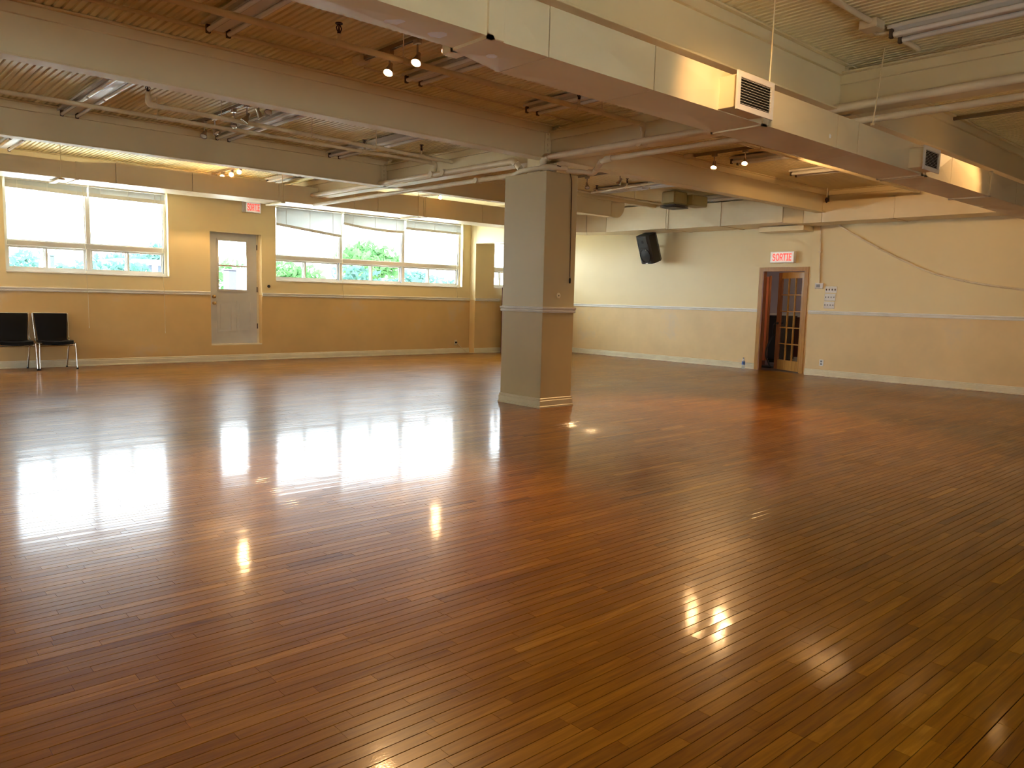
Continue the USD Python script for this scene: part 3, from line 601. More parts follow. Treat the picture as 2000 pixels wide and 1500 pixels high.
# ------------------------------------------------------------------ windows
def window(n, x0, x1, z0, z1, y, mull, splits, label, yi):
    """Aluminium window: big fixed panes over a row of sliding sashes. y: face of the frame, yi: room face of the wall."""
    t = thing(f"window_{n}", label, None, ((x0 + x1) / 2, y, z0), kind="structure")
    f = .045; zt0, zt1 = 1.945, 2.03
    part("frame", MB().prism(sbox(x0, z0, x1, z1).difference(sbox(x0 + f, z0 + f, x1 - f, z1 - f)), TY(y + .09), .09), "aluminium", t)
    part("transom", B((x0 + f, y - .01, zt0), (x1 - f, y + .09, zt1), .004), "aluminium", t)
    edges = [x0 + f] + [e for m in mull for e in (m - .033, m + .033)] + [x1 - f]
    for m in mull:
        part("mullion", B((m - .033, y, zt1), (m + .033, y + .09, z1 - f), .004), "aluminium", t)
        part("mullion", B((m - .033, y, z0 + f), (m + .033, y + .09, zt0), .004), "aluminium", t)
    for k in range(0, len(edges), 2):
        a, b = edges[k], edges[k + 1]
        part("pane", B((a, y + .045, zt1), (b, y + .051, z1 - f)), "glass", t)
        part("glazing_bead", MB().prism(sbox(a, zt1, b, z1 - f).difference(sbox(a + .014, zt1 + .014, b - .014, z1 - f - .014)), TY(y + .045), .02), "aluminium", t)
        s = splits[k // 2]
        for (u, w, yo, side) in ((a, s + .03, .035, 1), (s - .03, b, .062, -1)):
            sh = part("sash", MB().prism(sbox(u, z0 + f, w, zt0).difference(sbox(u + .03, z0 + f + .03, w - .03, zt0 - .03)), TY(y + yo + .024), .024), "aluminium", t)
            part("sash_pane", B((u + .03, y + yo + .01, z0 + f + .03), (w - .03, y + yo + .014, zt0 - .03)), "glass", sh)
        part("track_channel", B((b - .012, y + .02, z0 + f), (b, y + .034, zt0)), "aluminium_dark", t)
    part("sill", B((x0, yi - .012, z0 - .02), (x1, y + .01, z0 + .004), .004), "trim_paint", t)
    return t
YF = 14.56
window(1, 2.31, 4.77, ZS, ZH, YF, (3.515,), (2.89, 4.125), "wide aluminium window left of the white door", 14.45)
window(2, 6.77, 11.37, ZS, ZH, YF, (8.245, 9.79), (7.445, 9.0, 10.5), "wider aluminium window right of the white door", 14.45)
window(3, 12.17, 13.7, 1.55, 2.66, 14.40, (12.9,), (12.5, 13.3), "aluminium window mostly hidden behind the column", 14.25)
for n, (a, b, c, d), T, lbl in ((4, FRONT, TY(Y0 - .08), "wide window in the wall behind the camera"), (5, LEFT, TX(X0 - .14), "wide window in the left wall")):
    t = thing(f"window_{n}", lbl, None, (0, 0, 0), kind="structure"); fp = sbox(a, c, b, d); xs = np.linspace(a + .05, b - .05, 6)
    for u, w in zip(xs, xs[1:]): fp = fp.difference(sbox(u + .03, c + .05, w - .03, d - .05))
    part("frame", MB().prism(fp, T, .08), "aluminium", t)
    for u, w in zip(xs, xs[1:]):
        T2 = T.copy(); T2[:3, 3] += T2[:3, 2] * .035; part("pane", MB().prism(sbox(u + .03, c + .05, w - .03, d - .05), T2, .006), "glass", t)

def blind(x0, x1, top, zl, zr, label, cord=None, sag=0.0, rail=.05):
    t = thing("window_blind", label, "window blind", ((x0 + x1) / 2, 14.50, top))
    part("head_rail", B((x0, 14.475, top - .03), (x1, 14.51, top), .003), "white_plastic", t)
    n = 9; xs = np.linspace(x0, x1, n); u = (xs - x0) / (x1 - x0); zb = zl + (zr - zl) * u - sag * 4 * u * (1 - u)
    m = MB()
    for a, b, za, zc in zip(xs, xs[1:], zb, zb[1:]):
        v = [(x, y, z + dz) for x, z in ((a, za), (b, zc)) for y, dz in ((14.476, 0), (14.508, 0), (14.508, rail), (14.476, rail))]
        m.add(v, [[0, 1, 5, 4], [1, 2, 6, 5], [2, 3, 7, 6], [3, 0, 4, 7]])
    part("bottom_rail", m, "white_enamel", t)
    k = max(6, int((top - .04 - min(zl, zr)) / .0195)); s = MB()
    for q in range(k):
        g = (q + .6) / k
        for a, b, za, zc in zip(xs, xs[1:], zb + rail, zb[1:] + rail):
            z0_, z1_ = top - .035 + (za - top + .035) * g, top - .035 + (zc - top + .035) * g
            s.add([(a, 14.488, z0_ - .0115), (b, 14.488, z1_ - .0115), (b, 14.499, z1_ + .0115), (a, 14.499, z0_ + .0115)], [[0, 1, 2, 3]])
    part("slats", s, "blind_slat", t, kind="stuff")
    for uu in (.14, .5, .86):
        x = x0 + (x1 - x0) * uu; part("ladder_tape", B((x - .004, 14.474, float(np.interp(x, xs, zb))), (x + .004, 14.477, top - .03)), "white_plastic", t)
    if cord:
        part("pull_cord", T_([(cord[0], 14.472, top - .03), (cord[0], 14.44, 1.56), (cord[0] + .01, 14.42, 1.30), (cord[0] + .015, 14.425, cord[1] + .03)], .0035, 5), "base_paint", t)
        part("tassel", MB().lathe([(0, 0), (.009, .004), (.006, .035), (0, .04)], (cord[0] + .015, 14.425, cord[1] - .005), n=8), "base_paint", t)
blind(2.35, 3.50, 2.985, 2.835, 2.80, "white mini blind pulled almost fully up in the left pane of the first window", (3.44, .64), rail=.062)
blind(3.53, 4.73, 2.985, 2.80, 2.79, "white mini blind pulled almost fully up in the right pane of the first window", (4.66, .54), rail=.062)
blind(6.81, 8.215, 2.985, 2.60, 2.46, "white mini blind hanging crooked and lowest, left pane of the wide window", (8.22, 1.2))
blind(8.28, 9.76, 2.985, 2.73, 2.66, "white mini blind with a sagging bottom rail, middle pane of the wide window", None, .03)
blind(9.82, 11.33, 2.985, 2.75, 2.74, "white mini blind half raised in the right pane of the wide window", (11.2, 1.3), .0)

# ------------------------------------------------------------------ white exterior door
d = thing("door_1", "pale grey steel exterior door with a half window", None, (5.99, 14.58, .3), kind="structure")
yd = 14.575; dx0, dx1, dz0, dz1 = 5.545, 6.435, 0.325, 2.385
leaf = sbox(dx0, dz0, dx1, dz1).difference(sbox(5.70, 1.34, 6.23, 2.24))
part("leaf", MB().prism(leaf, TY(yd + .045), .045), "door_paint", d)
part("lite_frame", MB().prism(sbox(5.665, 1.305, 6.265, 2.275).difference(sbox(5.70, 1.34, 6.23, 2.24)), TY(yd), .014), "door_paint", d)
part("muntin", B((5.70, yd - .006, 1.765), (6.23, yd + .02, 1.795), .003), "door_paint", d)
for za, zb in ((1.34, 1.765), (1.795, 2.24)): part("pane", B((5.70, yd + .02, za), (6.23, yd + .026, zb)), "glass", d)
for xa, xb in ((5.66, 5.95), (6.03, 6.32)):
    pn = sbox(xa, .55, xb, 1.13)
    part("raised_panel", MB().prism(pn.difference(pn.buffer(-.025, join_style=2)), TY(yd), .008), "door_paint", d)
    part("raised_panel", MB().prism(pn.buffer(-.06, join_style=2), TY(yd), .006), "door_paint", d)
for z in (1.20, 1.08): part("knob", MB().lathe([(.03, 0), (.03, .008), (.012, .012), (.012, .035), (.026, .045), (.028, .06), (.018, .07), (0, .072)], (5.60, yd, z), (0, -1, 0), 14), "brass", d, smooth=40)
for z in (.6, 1.3, 2.1): part("hinge", B((6.432, yd - .012, z), (6.45, yd + .01, z + .1), .003), "steel_dark", d)
part("jamb", MB().prism(Polygon([(5.5, .30), (6.48, .30), (6.48, 2.39), (5.5, 2.39)]).difference(sbox(5.54, .325, 6.44, 2.385)), TY(yd + .10), .09), "base_paint", d)
part("threshold", B((5.5, 14.46, .285), (6.48, 14.70, .322), .004), "base_paint", d)
def exit_sign(p, ex, out, w, h, depth, label, bracket=False):
    p, ex, out = np.array(p, float), np.array(ex, float), np.array(out, float); ez = np.array([0, 0, 1.0])
    t = thing("exit_sign", label, "exit sign", p)
    T = frameT(p, ex, ez)
    if np.cross(ex, ez) @ out < 0: raise ValueError
    def bx(a, b, mat, name): m = trimesh.creation.box(bounds=[a, b]); part(name, MB().mesh(m, T), mat, t)
    bx((-w / 2, -h / 2, 0), (w / 2, h / 2, depth), "white_plastic", "housing")
    bx((-w / 2 + .012, -h / 2 + .012, depth), (w / 2 - .012, h / 2 - .012, depth + .003), "exit_white", "face_plate")
    tx = meshkit.text_mesh("SORTIE", h * .62, .004, bold=True); b = tx.bounds; s = (w * .80) / (b[1][0] - b[0][0])
    tx.apply_scale([s, 1, 1]); b = tx.bounds; tx.apply_translation([-(b[0][0] + b[1][0]) / 2, -(b[0][1] + b[1][1]) / 2, depth + .003])
    part("lettering", MB().mesh(tx, T), "exit_red", t)
    if bracket: bx((-w / 2 - .05, -h / 2, 0), (-w / 2 - .002, h / 2, depth * .8), "white_plastic", "end_cap")
exit_sign((6.31, 14.45, 2.885), (1, 0, 0), (0, -1, 0), .30, .20, .05, "white SORTIE exit sign high on the wall above the pale grey door", True)
exit_sign((14.22, 7.94, 2.235), (0, -1, 0), (-1, 0, 0), .50, .215, .09, "lit SORTIE exit sign above the wooden glazed door")

# ------------------------------------------------------------------ wooden glazed door and the hallway behind it
d = thing("door_2", "oak framed doorway with a french door standing ajar", None, (14.22, 7.93, 0), kind="structure")
fr = sbox(7.41, 0, 8.45, 2.045).difference(sbox(7.49, -.01, 8.37, 1.965))
part("casing", MB().prism(fr, TX(14.198), .022), "door_oak", d)
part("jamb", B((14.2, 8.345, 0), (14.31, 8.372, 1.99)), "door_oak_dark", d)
part("jamb", B((14.2, 7.448, 0), (14.31, 7.475, 1.99)), "door_oak", d)
part("jamb", B((14.2, 7.448, 1.965), (14.31, 8.372, 1.99)), "door_oak", d)
TH = math.radians(25)                                       # how far the leaf is swung into the hallway
hx, hy = 14.31, 7.49
ex = np.array([math.sin(TH), math.cos(TH), 0]); nn = np.array([math.cos(TH), -math.sin(TH), 0])
LW, LH = 0.85, 1.945
Tl = frameT((hx, hy, .012), ex, (0, 0, 1))
def lf(name, a, b, mat, par=None, d0=-.02, d1=.02): return part(name, MB().mesh(trimesh.creation.box(bounds=[(a[0], a[1], d0), (b[0], b[1], d1)]), Tl), mat, par or d)
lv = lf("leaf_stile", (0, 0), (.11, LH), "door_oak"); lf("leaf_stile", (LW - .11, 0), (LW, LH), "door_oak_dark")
lf("leaf_rail", (.11, LH - .12), (LW - .11, LH), "door_oak"); lf("leaf_rail", (.11, 0), (LW - .11, .20), "door_oak")
gx, gz = np.linspace(.11, LW - .11, 4), np.linspace(.20, LH - .12, 6)
for k in (1, 2): lf("muntin", (gx[k] - .011, .20), (gx[k] + .011, LH - .12), "door_oak", None, -.016, .016)
for k in (1, 2, 3, 4): lf("muntin", (.11, gz[k] - .011), (LW - .11, gz[k] + .011), "door_oak", None, -.016, .016)
for i in range(3):
    for j in range(5): lf("pane", (gx[i] + .006, gz[j] + .006), (gx[i + 1] - .006, gz[j + 1] - .006), "glass", None, -.003, .003)
part("handle", MB().lathe([(.026, 0), (.026, .01), (.01, .015), (.01, .04), (.024, .05), (.022, .07), (0, .075)], Tl[:3, 3] + ex * (LW - .055) + np.array([0, 0, .93]) - nn * .02, -nn, 12), "black_plastic", d)
part("handle", MB().lathe([(.026, 0), (.026, .01), (.01, .015), (.01, .04), (.024, .05), (.022, .07), (0, .075)], Tl[:3, 3] + ex * (LW - .055) + np.array([0, 0, .93]) + nn * .02, nn, 12), "black_plastic", d)
HX, HY0, HY1, HZ = 17.0, 6.6, 10.6, 2.5
part("hallway_floor", B((14.2, HY0, -.06), (HX, HY1, -.004)), "hall_floor", kind="structure", label="dark floor of the hallway")
part("hallway_ceiling", B((14.31, HY0, HZ), (HX + .1, HY1, HZ + .1)), "hall_wall", kind="structure", label="hallway ceiling")
part("hallway_wall", B((HX, HY0, 1.10), (HX + .1, HY1, HZ)), "hall_wall", kind="structure", label="mauve upper wall of the hallway")
part("hallway_wall", B((14.31, HY1, 0), (HX + .1, HY1 + .1, HZ)), "hall_wall", kind="structure", label="end wall of the hallway")
part("hallway_wall", B((14.31, HY0 - .1, 0), (HX + .1, HY0, HZ)), "hall_wall", kind="structure", label="near end wall of the hallway")
part("hallway_wainscot", B((HX - .01, 9.42, 0), (HX + .1, HY1, 1.04)), "hall_tan", kind="structure", label="tan lower wall at the left end of the hallway")
part("hallway_wainscot", B((HX - .01, HY0, 0), (HX + .1, 9.42, 1.04)), "hall_wood", kind="structure", label="dark red brown wainscot in the hallway")
part("hallway_rail", B((HX - .04, HY0, 1.04), (HX + .02, HY1, 1.12), .006), "trim_paint", kind="structure", label="white rail over the hallway wainscot")
part("hallway_baseboard", B((HX - .03, HY0, 0), (HX, HY1, .12), .006), "base_paint", kind="structure", label="pale baseboard of the hallway")
t = thing("hall_cabinet", "black cabinet standing in the hallway behind the glazed door", "cabinet", (16.5, 9.2, 0))
part("carcass", B((16.35, 9.02, 0.08), (16.85, 9.42, 1.04), .01), "black_plastic", t); part("plinth", B((16.38, 9.05, 0), (16.84, 9.40, .08)), "void_dark", t); part("top", B((16.33, 9.0, 1.04), (16.87, 9.44, 1.07), .006), "black_plastic", t)
t = thing("wood_panel", "orange wooden panel standing upright just inside the doorway", "panel", (15.2, 8.83, 0))
part("board", B((15.18, 8.785, .12), (15.22, 8.90, 1.90), .006), "hall_orange", t); part("edge_strip", B((15.17, 8.755, .02), (15.23, 8.785, 1.92), .006), "door_oak_dark", t); part("foot", B((15.12, 8.74, 0), (15.28, 8.92, .12), .006), "hall_wood", t)
part("edge_strip", B((15.175, 8.84, .12), (15.181, 8.847, 1.90)), "hall_wood", t)
t = thing("floor_stand", "black bent-neck stand with a flat base just inside the doorway", "stand", (14.9, 8.52, 0))
part("base", B((14.80, 8.40, 0), (15.02, 8.68, .045), .012), "black_plastic", t)
part("neck", T_(bend([(14.9, 8.50, .04), (14.88, 8.60, .25), (14.92, 8.60, .45), (15.0, 8.47, .75)], .12, 5), .018, 10), "black_plastic", t)
part("head", B((14.95, 8.42, .70), (15.05, 8.52, .92), .02), "black_plastic", t)
t = thing("wall_plate", "small dark intercom on the hallway wall seen through the door panes", "intercom", (HX - .02, 7.72, 1.72))
part("plate", B((HX - .02, 7.68, 1.66), (HX, 7.76, 1.80), .004), "white_plastic", t); part("lens", MB().lathe([(0, .012), (.022, .01), (.024, 0)], (HX - .02, 7.72, 1.74), (-1, 0, 0), 10), "black_plastic", t)
t = thing("hall_lamp", "ceiling lamp of the hallway above the doorway", "ceiling light", (14.95, 8.1, HZ))
part("base", MB().lathe([(0, 0), (.16, 0), (.16, -.03), (0, -.03)], (14.95, 8.1, HZ), n=20), "white_plastic", t)
M["hall_glow"] = usdkit.material(stage, "/World/Looks/hall_glow", {"e": ("emission", {"color": (1.0, 0.82, 0.74), "strength": 13.0})}, [], surface="e.emission")
part("shade", MB().lathe([(.15, -.03), (.13, -.08), (.06, -.10), (0, -.10)], (14.95, 8.1, HZ), n=20), "hall_glow", t)

# ------------------------------------------------------------------ chairs
def chair(x, y, label):
    """Armless stacking chair: black vinyl seat and back slung in a chrome tube frame; faces -y."""
    t = thing("stacking_chair", label, "chair", (x, y, 0), group="black vinyl chairs against the window wall")
    w, d_, sh, bh = .25, .23, .435, .88; P_ = lambda a, b, c: (x + a, y + b, c)
    def slab(rows, th, cols=7, dip=.0):
        """A padded sheet: rows are (y, z, half width, dip); normals come from the row direction."""
        V, F = [], []; n = len(rows)
        for s in (0, 1):
            for (yy, zz, hw, dp), (ny_, nz_) in rows:
                for k in range(cols):
                    u = 2 * k / (cols - 1) - 1; off = th * s
                    V.append(P_(u * hw, yy + ny_ * (off + dp * (1 - u * u)), zz + nz_ * (off + dp * (1 - u * u))))
        g = lambda s, i, k: s * n * cols + i * cols + k
        for i in range(n - 1):
            for k in range(cols - 1):
                F.append([g(0, i, k), g(0, i, k + 1), g(0, i + 1, k + 1), g(0, i + 1, k)]); F.append([g(1, i, k), g(1, i + 1, k), g(1, i + 1, k + 1), g(1, i, k + 1)])
        for i in range(n - 1):
            for k in (0, cols - 1): F.append([g(0, i, k), g(0, i + 1, k), g(1, i + 1, k), g(1, i, k)])
        for k in range(cols - 1):
            for i in (0, n - 1): F.append([g(0, i, k), g(1, i, k), g(1, i, k + 1), g(0, i, k + 1)])
        return MB().add(V, F)
    up_ = (0, 1)
    seat = [((-.235, sh - .03, .215, -.012), up_), ((-.225, sh - .008, .222, -.016), up_), ((-.12, sh, .228, -.02), up_), ((.05, sh - .012, .225, -.02), up_), ((.15, sh - .01, .218, -.015), up_)]
    part("seat", slab(seat, .032), "black_vinyl", t, smooth=50)
    nb = (-.97, .2)
    back = [((.140, sh + .002, .205, .006), nb), ((.160, sh + .035, .205, .010), nb), ((.185, sh + .12, .212, .018), nb), ((.215, sh + .25, .220, .022), nb), ((.245, sh + .37, .228, .018), nb), ((.262, sh + .435, .232, .012), nb)]
    part("backrest", slab(back, .026), "black_vinyl", t, smooth=50)
    for s in (-1, 1):
        part("back_post", T_(bend([P_(s * .238, .10, sh - .015), P_(s * .232, .165, sh + .02), P_(s * .250, .262, bh), ], .04), .011, 10), "chrome", t, smooth=40)
        part("leg", T_(bend([P_(s * w, -.20, sh - .02), P_(s * (w + .012), -d_, 0.012)], .02), .0125, 10), "chrome", t, smooth=40)
        part("leg", T_([P_(s * (w - .02), .12, sh - .02), P_(s * (w - .045), .20, .012)], .0125, 10), "chrome", t, smooth=40)
        part("side_rail", T_([P_(s * w, -.20, sh - .02), P_(s * (w - .015), .14, sh - .02)], .0115, 10), "chrome", t, smooth=40)
        for a, b in ((w + .012, -d_), (w - .045, .20)): part("foot_cap", MB().lathe([(0, 0), (.016, 0), (.016, .025), (.012, .03)], P_(s * a, b, 0), n=10), "rubber", t)
        part("bracket", B(P_(s * .238 - .012, .145, sh + .01), P_(s * .238 + .012, .17, sh + .06), .004), "chrome", t)
    part("front_stretcher", T_([P_(-w, -.195, sh - .055), P_(w, -.195, sh - .055)], .010, 10), "chrome", t, smooth=40)
    part("rear_stretcher", T_([P_(-w + .02, .12, sh - .05), P_(w - .02, .12, sh - .05)], .010, 10), "chrome", t, smooth=40)
    part("top_tube", T_([P_(-.250, .262, bh), P_(.250, .262, bh)], .011, 10), "chrome", t, smooth=40)
chair(2.885, 14.165, "black vinyl chair with chrome legs, the right one of the two by the left window")
chair(2.33, 14.165, "black vinyl chair with chrome legs, cut off by the left edge of the picture")

# ------------------------------------------------------------------ loudspeaker
def speaker():
    c = np.array((13.82, 10.94, 2.485)); t = thing("loudspeaker", "black two-way loudspeaker tilted down high on the right wall", "loudspeaker", c)
    a, b = math.radians(20), math.radians(-8)                # tilted down, turned a little towards the hall
    z0 = np.array([-math.sin(a) * math.cos(b), math.sin(b) * -math.sin(a), math.cos(a)]); f = np.array([-math.cos(a) * math.cos(b), -math.cos(a) * math.sin(b), -math.sin(a)]); s = np.cross(f, z0); s /= np.linalg.norm(s); z0 = np.cross(s, f)
    T = np.eye(4); T[:3, 0], T[:3, 1], T[:3, 2], T[:3, 3] = s, z0, f, c   # x sideways, y up, z out of the baffle
    w, h = .20, .31
    prof = [(-w, -.06), (-w, .14), (-.14, .17), (.14, .17), (w, .14), (w, -.06), (.11, -.18), (-.11, -.18)]
    pts = [(x, yy * h * k, z) for x, z in prof for yy, k in ((-1, 1), (1, 1))]
    pts += [(x * .7, h * 1.06 * sg, z * .6) for x, z in prof for sg in (1, -1)]
    body = trimesh.convex.convex_hull(np.array(pts)); part("cabinet", MB().mesh(body, T), "black_plastic", t)
    def dev(prof_, o, mat, name, n=24): part(name, MB().mesh(trimesh.Trimesh(*MB().lathe(prof_, o, (0, 0, 1), n).arrays(), process=False), T), mat, t, smooth=35)
    dev([(.158, 0), (.158, .012), (.146, .016), (.138, .004), (.0, .030)], (0, -.13, .170), "black_grille", "woofer_grille")
    horn = MB()
    o = [(-.155, .06, .176), (.155, .06, .176), (.13, .29, .176), (-.13, .29, .176)]; i = [(-.03, .15, .10), (.03, .15, .10), (.03, .21, .10), (-.03, .21, .10)]
    horn.add(o + i, [[0, 1, 5, 4], [1, 2, 6, 5], [2, 3, 7, 6], [3, 0, 4, 7]])
    ro = [(x * 1.06, .175 + (yy - .175) * 1.1, .168) for x, yy, _ in o]; horn.add(o + ro, [[0, 4, 5, 1], [1, 5, 6, 2], [2, 6, 7, 3], [3, 7, 4, 0]])
    part("horn", MB().mesh(trimesh.Trimesh(*horn.arrays(), process=False), T), "grey_horn", t)
    part("horn_throat", MB().mesh(trimesh.creation.box(bounds=[(-.03, .15, .171), (.03, .21, .173)]), T), "void_dark", t)
    part("badge", MB().mesh(trimesh.creation.box(bounds=[(-.035, -.305, .172), (.035, -.288, .176)]), T), "white_plastic", t)
    part("port", MB().mesh(trimesh.creation.box(bounds=[(-.075, -.005, .186), (-.06, .015, .189)]), T), "white_plastic", t)
    part("wall_bracket", MB().tube([c - f * .10, c - f * .19 + (.05, .03, 0), (14.21, 11.06, 2.53)], .018, 10).box((14.19, 11.0, 2.46), (14.219, 11.12, 2.60), .004), "black_plastic", t)
speaker()

# ------------------------------------------------------------------ small things on the right wall
XW = 14.10
t = thing("thermostat", "small white thermostat under a thin conduit on the right wall", "thermostat", (XW, 7.12, 1.68))
part("body", B((XW - .035, 7.04, 1.63), (XW, 7.20, 1.735), .006), "white_plastic", t); part("display", B((XW - .037, 7.10, 1.655), (XW - .034, 7.17, 1.71)), "grey_plastic", t)
t = thing("wall_conduit", "thin cream conduit dropping from the wall duct to the thermostat", "conduit", (XW, 7.13, 2.2)); part("tube", T_([(XW - .016, 7.165, 2.79), (XW - .016, 7.125, 1.735)], .014, 8), "pipe_paint", t)
part("strap", B((XW - .032, 7.12, 2.30), (XW, 7.18, 2.33), .003), "pipe_paint", t)
t = thing("switch_panel", "stack of three white four-gang light switch plates beside the glazed door", "light switch", (XW, 6.9, 1.46))
for za, zb, ya, yb in ((1.555, 1.675, 6.785, 7.005), (1.41, 1.54, 6.80, 7.01), (1.265, 1.395, 6.81, 7.015)):
    pl = part("switch_plate", B((XW - .009, ya, za), (XW, yb, zb), .003), "white_plastic", t)
    for k in range(4):
        y = ya + (yb - ya) * (k + .5) / 4; z = (za + zb) / 2
        part("toggle", B((XW - .024, y - .007, z - (.016 if za > 1.5 else .008)), (XW - .008, y + .007, z + (.016 if za > 1.5 else .010)), .002), "steel_dark" if za > 1.5 else "grey_plastic", pl)
t = thing("wall_outlet", "white wall outlet low on the right wall near the glazed door", "outlet", (XW, 6.985, .25))
part("plate", B((XW - .008, 6.945, .19), (XW, 7.025, .31), .003), "white_plastic", t)
for z in (.225, .275): part("socket", B((XW - .010, 6.965, z - .016), (XW - .007, 7.005, z + .016), .002), "grey_plastic", t)
pts = [(6.84, 2.80), (6.70, 2.71), (6.52, 2.60), (6.07, 2.345), (5.62, 2.115), (5.32, 1.975), (5.05, 1.87), (4.66, 1.775), (4.28, 1.705), (3.78, 1.635), (3.2, 1.58), (2.4, 1.53), (1.2, 1.52)]
t = thing("wall_cable", "thick cream cable swagged down across the right wall", "cable", (XW, 5.3, 2.0)); part("cable", T_(bend([(XW - .02, y, z) for y, z in pts], .2), .017, 8), "pipe_paint", t, smooth=40)
for y, z in ((6.07, 2.345), (4.66, 1.775)): part("clip", B((XW - .042, y - .012, z - .022), (XW, y + .012, z + .022), .003), "pipe_paint", t)
t = thing("water_bottle", "clear plastic water bottle on the floor left of the glazed door", "bottle", (14.08, 8.62, 0))
part("body", MB().lathe([(0, 0), (.03, .002), (.033, .02), (.031, .06), (.033, .10), (.033, .15), (.022, .185), (.013, .20), (.013, .215)], (14.08, 8.62, 0), n=18), "bottle_plastic", t, smooth=40)
part("label", MB().lathe([(.0336, .085), (.0336, .15)], (14.08, 8.62, 0), n=18), "bottle_label", t); part("cap", MB().lathe([(.015, .21), (.015, .228), (0, .229)], (14.08, 8.62, 0), n=12), "steel_dark", t)
# window wall details
t = thing("outlet_cord", "black plug and pale cord low on the window wall near the alcove", "power cord", (11.2, 14.44, .25))
part("plate", B((11.16, 14.442, .19), (11.24, 14.45, .31), .003), "base_paint", t); part("plug", B((11.18, 14.40, .235), (11.22, 14.443, .27), .006), "rubber", t)
part("cord", T_(bend([(11.2, 14.405, .25), (11.3, 14.36, .14), (11.42, 14.30, .02), (11.62, 14.20, .008), (12.25, 14.18, .008)], .08), .006, 6), "base_paint", t)
t = thing("black_knob", "small black knob on the wall between the grey door and the wide window", "knob", (6.61, 14.45, 1.42)); part("stem", MB().lathe([(.008, 0), (.008, .02)], (6.61, 14.45, 1.42), (0, -1, 0), 10), "rubber", t); part("cap", MB().lathe([(.008, .018), (.028, .02), (.03, .035), (.02, .045), (0, .046)], (6.61, 14.45, 1.42), (0, -1, 0), 14), "rubber", t)
t = thing("leaning_board", "tall white board with a dark brown edge standing beside the column at the far wall", "board", (12.7, 14.1, 0))
part("face", B((12.38, 14.09, .03), (13.1, 14.13, 1.53), .004), "white_plastic", t); part("edge", B((12.335, 14.075, .0), (12.38, 14.145, 1.55), .004), "board_edge", t); part("edge", B((13.1, 14.075, .0), (13.145, 14.145, 1.55), .004), "board_edge", t)
part("edge", B((12.335, 14.075, 1.53), (13.145, 14.145, 1.56), .004), "board_edge", t)
for z in (.3, .75, 1.3): part("hinge", B((12.39, 14.07, z), (12.43, 14.09, z + .07), .003), "brass", t)
for x, z in ((5.45, 2.83), (11.45, 2.83)):
    pass

# ------------------------------------------------------------------ outdoors
part("ground", MB().box((-60, 14.9, -.6), (90, 120, -.4)).box((-60, -60, -.6), (-4.3, 14.9, -.4)).box((-4.3, -60, -.6), (90, -4.3, -.4)), "lot_ground", kind="structure", label="pale concrete yard outside the windows")
def tree(x, y, zc, rx, rz, n, leaf, mat, label, seed, base=-.4):
    g = np.random.default_rng(seed); t = thing("tree", label, "tree", (x, y, base), group=None)
    part("trunk", T_([(x, y, base), (x + .1, y, zc * .5), (x, y + .1, zc)], [.14, .10, .05], 8), "bark", t)
    lobes = [np.array([0, 0, 0.0])] + [g.normal(size=3) * (.45, .45, .35) for _ in range(9)]
    c = np.array([lobes[k] for k in g.integers(0, len(lobes), n)]); u = g.normal(size=(n, 3)); u /= np.linalg.norm(u, axis=1, keepdims=True)
    p = (c + u * (0.25 + .32 * g.random((n, 1)))) * (rx, rx, rz) + (x, y, zc)
    a = g.normal(size=(n, 3)); a /= np.linalg.norm(a, axis=1, keepdims=True); b = np.cross(a, g.normal(size=(n, 3))); b /= np.linalg.norm(b, axis=1, keepdims=True)
    s = leaf * (0.6 + .8 * g.random((n, 1)))
    v = np.stack([p - a * s, p + b * s * .45, p + a * s, p - b * s * .45], 1).reshape(-1, 3)
    part("foliage", MB().add(v, np.arange(4 * n).reshape(-1, 4)), mat, t, kind="stuff")
tree(15.9, 25.4, 2.45, 1.25, 1.0, 2600, .13, "leaf_light", "bright green tree framed in the middle pane of the wide window", 1)
tree(13.4, 27.2, 1.7, 1.5, .85, 1800, .13, "leaf_light", "light green bush behind the lower sash of the wide window's left pane", 2)
tree(11.84, 19.6, 1.46, 1.28, .6, 2200, .10, "leaf_dark", "dark green shrub low behind the wide window's middle pane", 3)
tree(21.5, 30.75, 1.42, 1.75, 1.0, 2200, .15, "leaf_dark", "dark green shrub low behind the wide window's right pane", 4)
tree(12.7, 39.1, 2.75, 1.35, 1.0, 1000, .17, "leaf_dark", "thin treetop rising at the right end of the first window", 5)
tree(6.7, 24.6, 1.5, .95, .62, 1500, .11, "leaf_dark", "bushy tree behind the third lower sash of the first window", 6)
tree(10.2, 36.0, 2.35, 1.6, .6, 1500, .15, "leaf_dark", "hedge tree above the white shed behind the first window", 7)
tree(6.95, 30.2, 1.55, .8, .67, 900, .14, "leaf_dark", "low bush behind the second lower sash of the first window", 8)
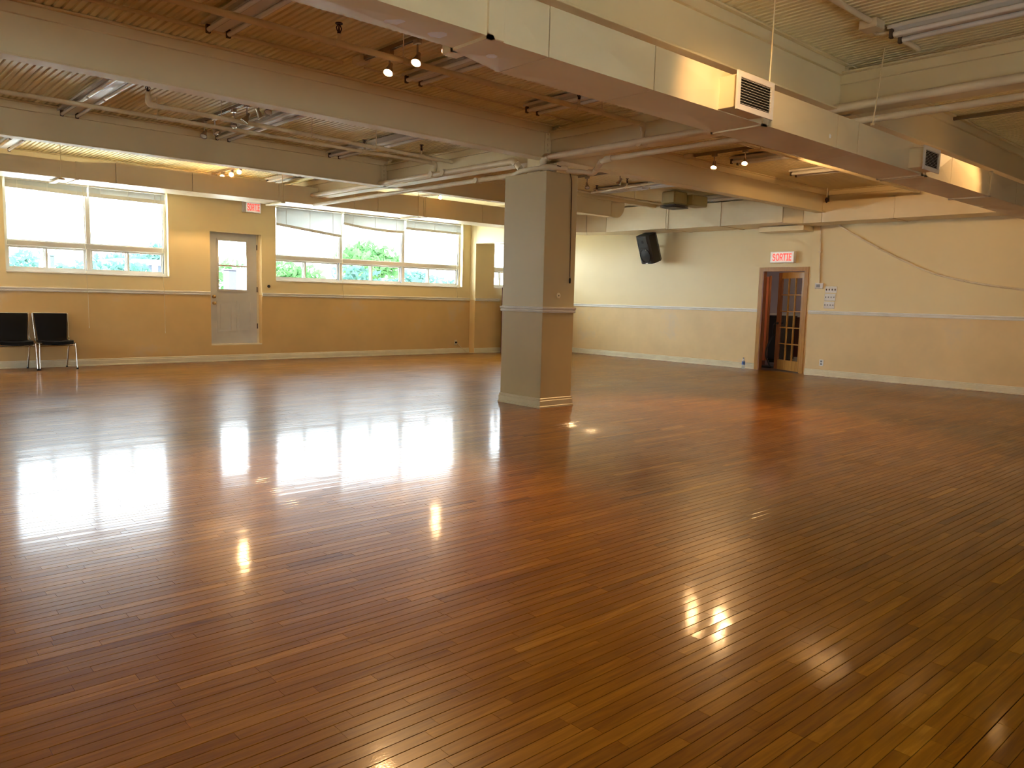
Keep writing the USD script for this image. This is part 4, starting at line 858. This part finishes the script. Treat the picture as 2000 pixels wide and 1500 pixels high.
tree(6.05, 35.2, 1.6, 1.05, .9, 600, .14, "leaf_dark", "sparse bush behind the leftmost lower sash of the first window", 9)
tree(12.8, 30.5, 1.53, 1.05, .9, 1600, .125, "leaf_light", "green hedge bush seen through the lower half of the door window", 10)
b = thing("shed", "low white building with dark windows beyond the first window", "building", (9.4, 30.5, -.4))
wl = sbox(8.4, -.4, 11.0, 2.33)
for a_, c_ in ((9.24, 9.48), (9.63, 9.84)): wl = wl.difference(sbox(a_, 1.5, c_, 2.22))
part("wall", MB().prism(wl, TY(30.6), .2), "building_white", b); part("side_wall", B((8.4, 30.6, -.4), (8.6, 33, 2.33)), "building_white", b); part("roof", B((8.3, 30.3, 2.33), (11.2, 33.2, 2.39), .02), "building_white", b)
for a_, c_ in ((9.24, 9.48), (9.63, 9.84)):
    w_ = part("window", MB().prism(sbox(a_, 1.5, c_, 2.22).difference(sbox(a_ + .02, 1.52, c_ - .02, 2.20)), TY(30.5), .06), "building_white", b); part("pane", B((a_ + .02, 30.5, 1.52), (c_ - .02, 30.54, 2.20)), "building_glass", w_)
t = thing("utility_cabinet", "grey purple upright cabinet seen through the door window", "cabinet", (10.25, 25.0, -.4)); part("body", B((10.12, 25.0, -.4), (10.37, 25.5, 1.98), .02), "bin_grey", t); part("lid", B((10.10, 24.96, 1.98), (10.39, 25.54, 2.03), .01), "bin_grey", t)
t = thing("garden_wall", "white garden wall seen at the right of the door window", "wall", (11.0, 25.2, -.4)); part("panel", B((10.42, 25.2, -.4), (11.6, 25.4, 2.02), .01), "building_white", t); part("coping", B((10.40, 25.15, 2.02), (11.65, 25.45, 2.07), .01), "building_white", t)
for x, l in ((4.62, "leftmost"), (5.93, "second")):
    t = thing("yard_post", f"grey post outside, the {l} behind the first window's lower sashes", "post", (x, 29, -.4)); part("post", B((x - .06, 29, -.4), (x + .06, 29.12, 2.3), .01), "pole_grey", t); part("cap", B((x - .08, 28.98, 2.3), (x + .08, 29.14, 2.34), .01), "pole_grey", t)
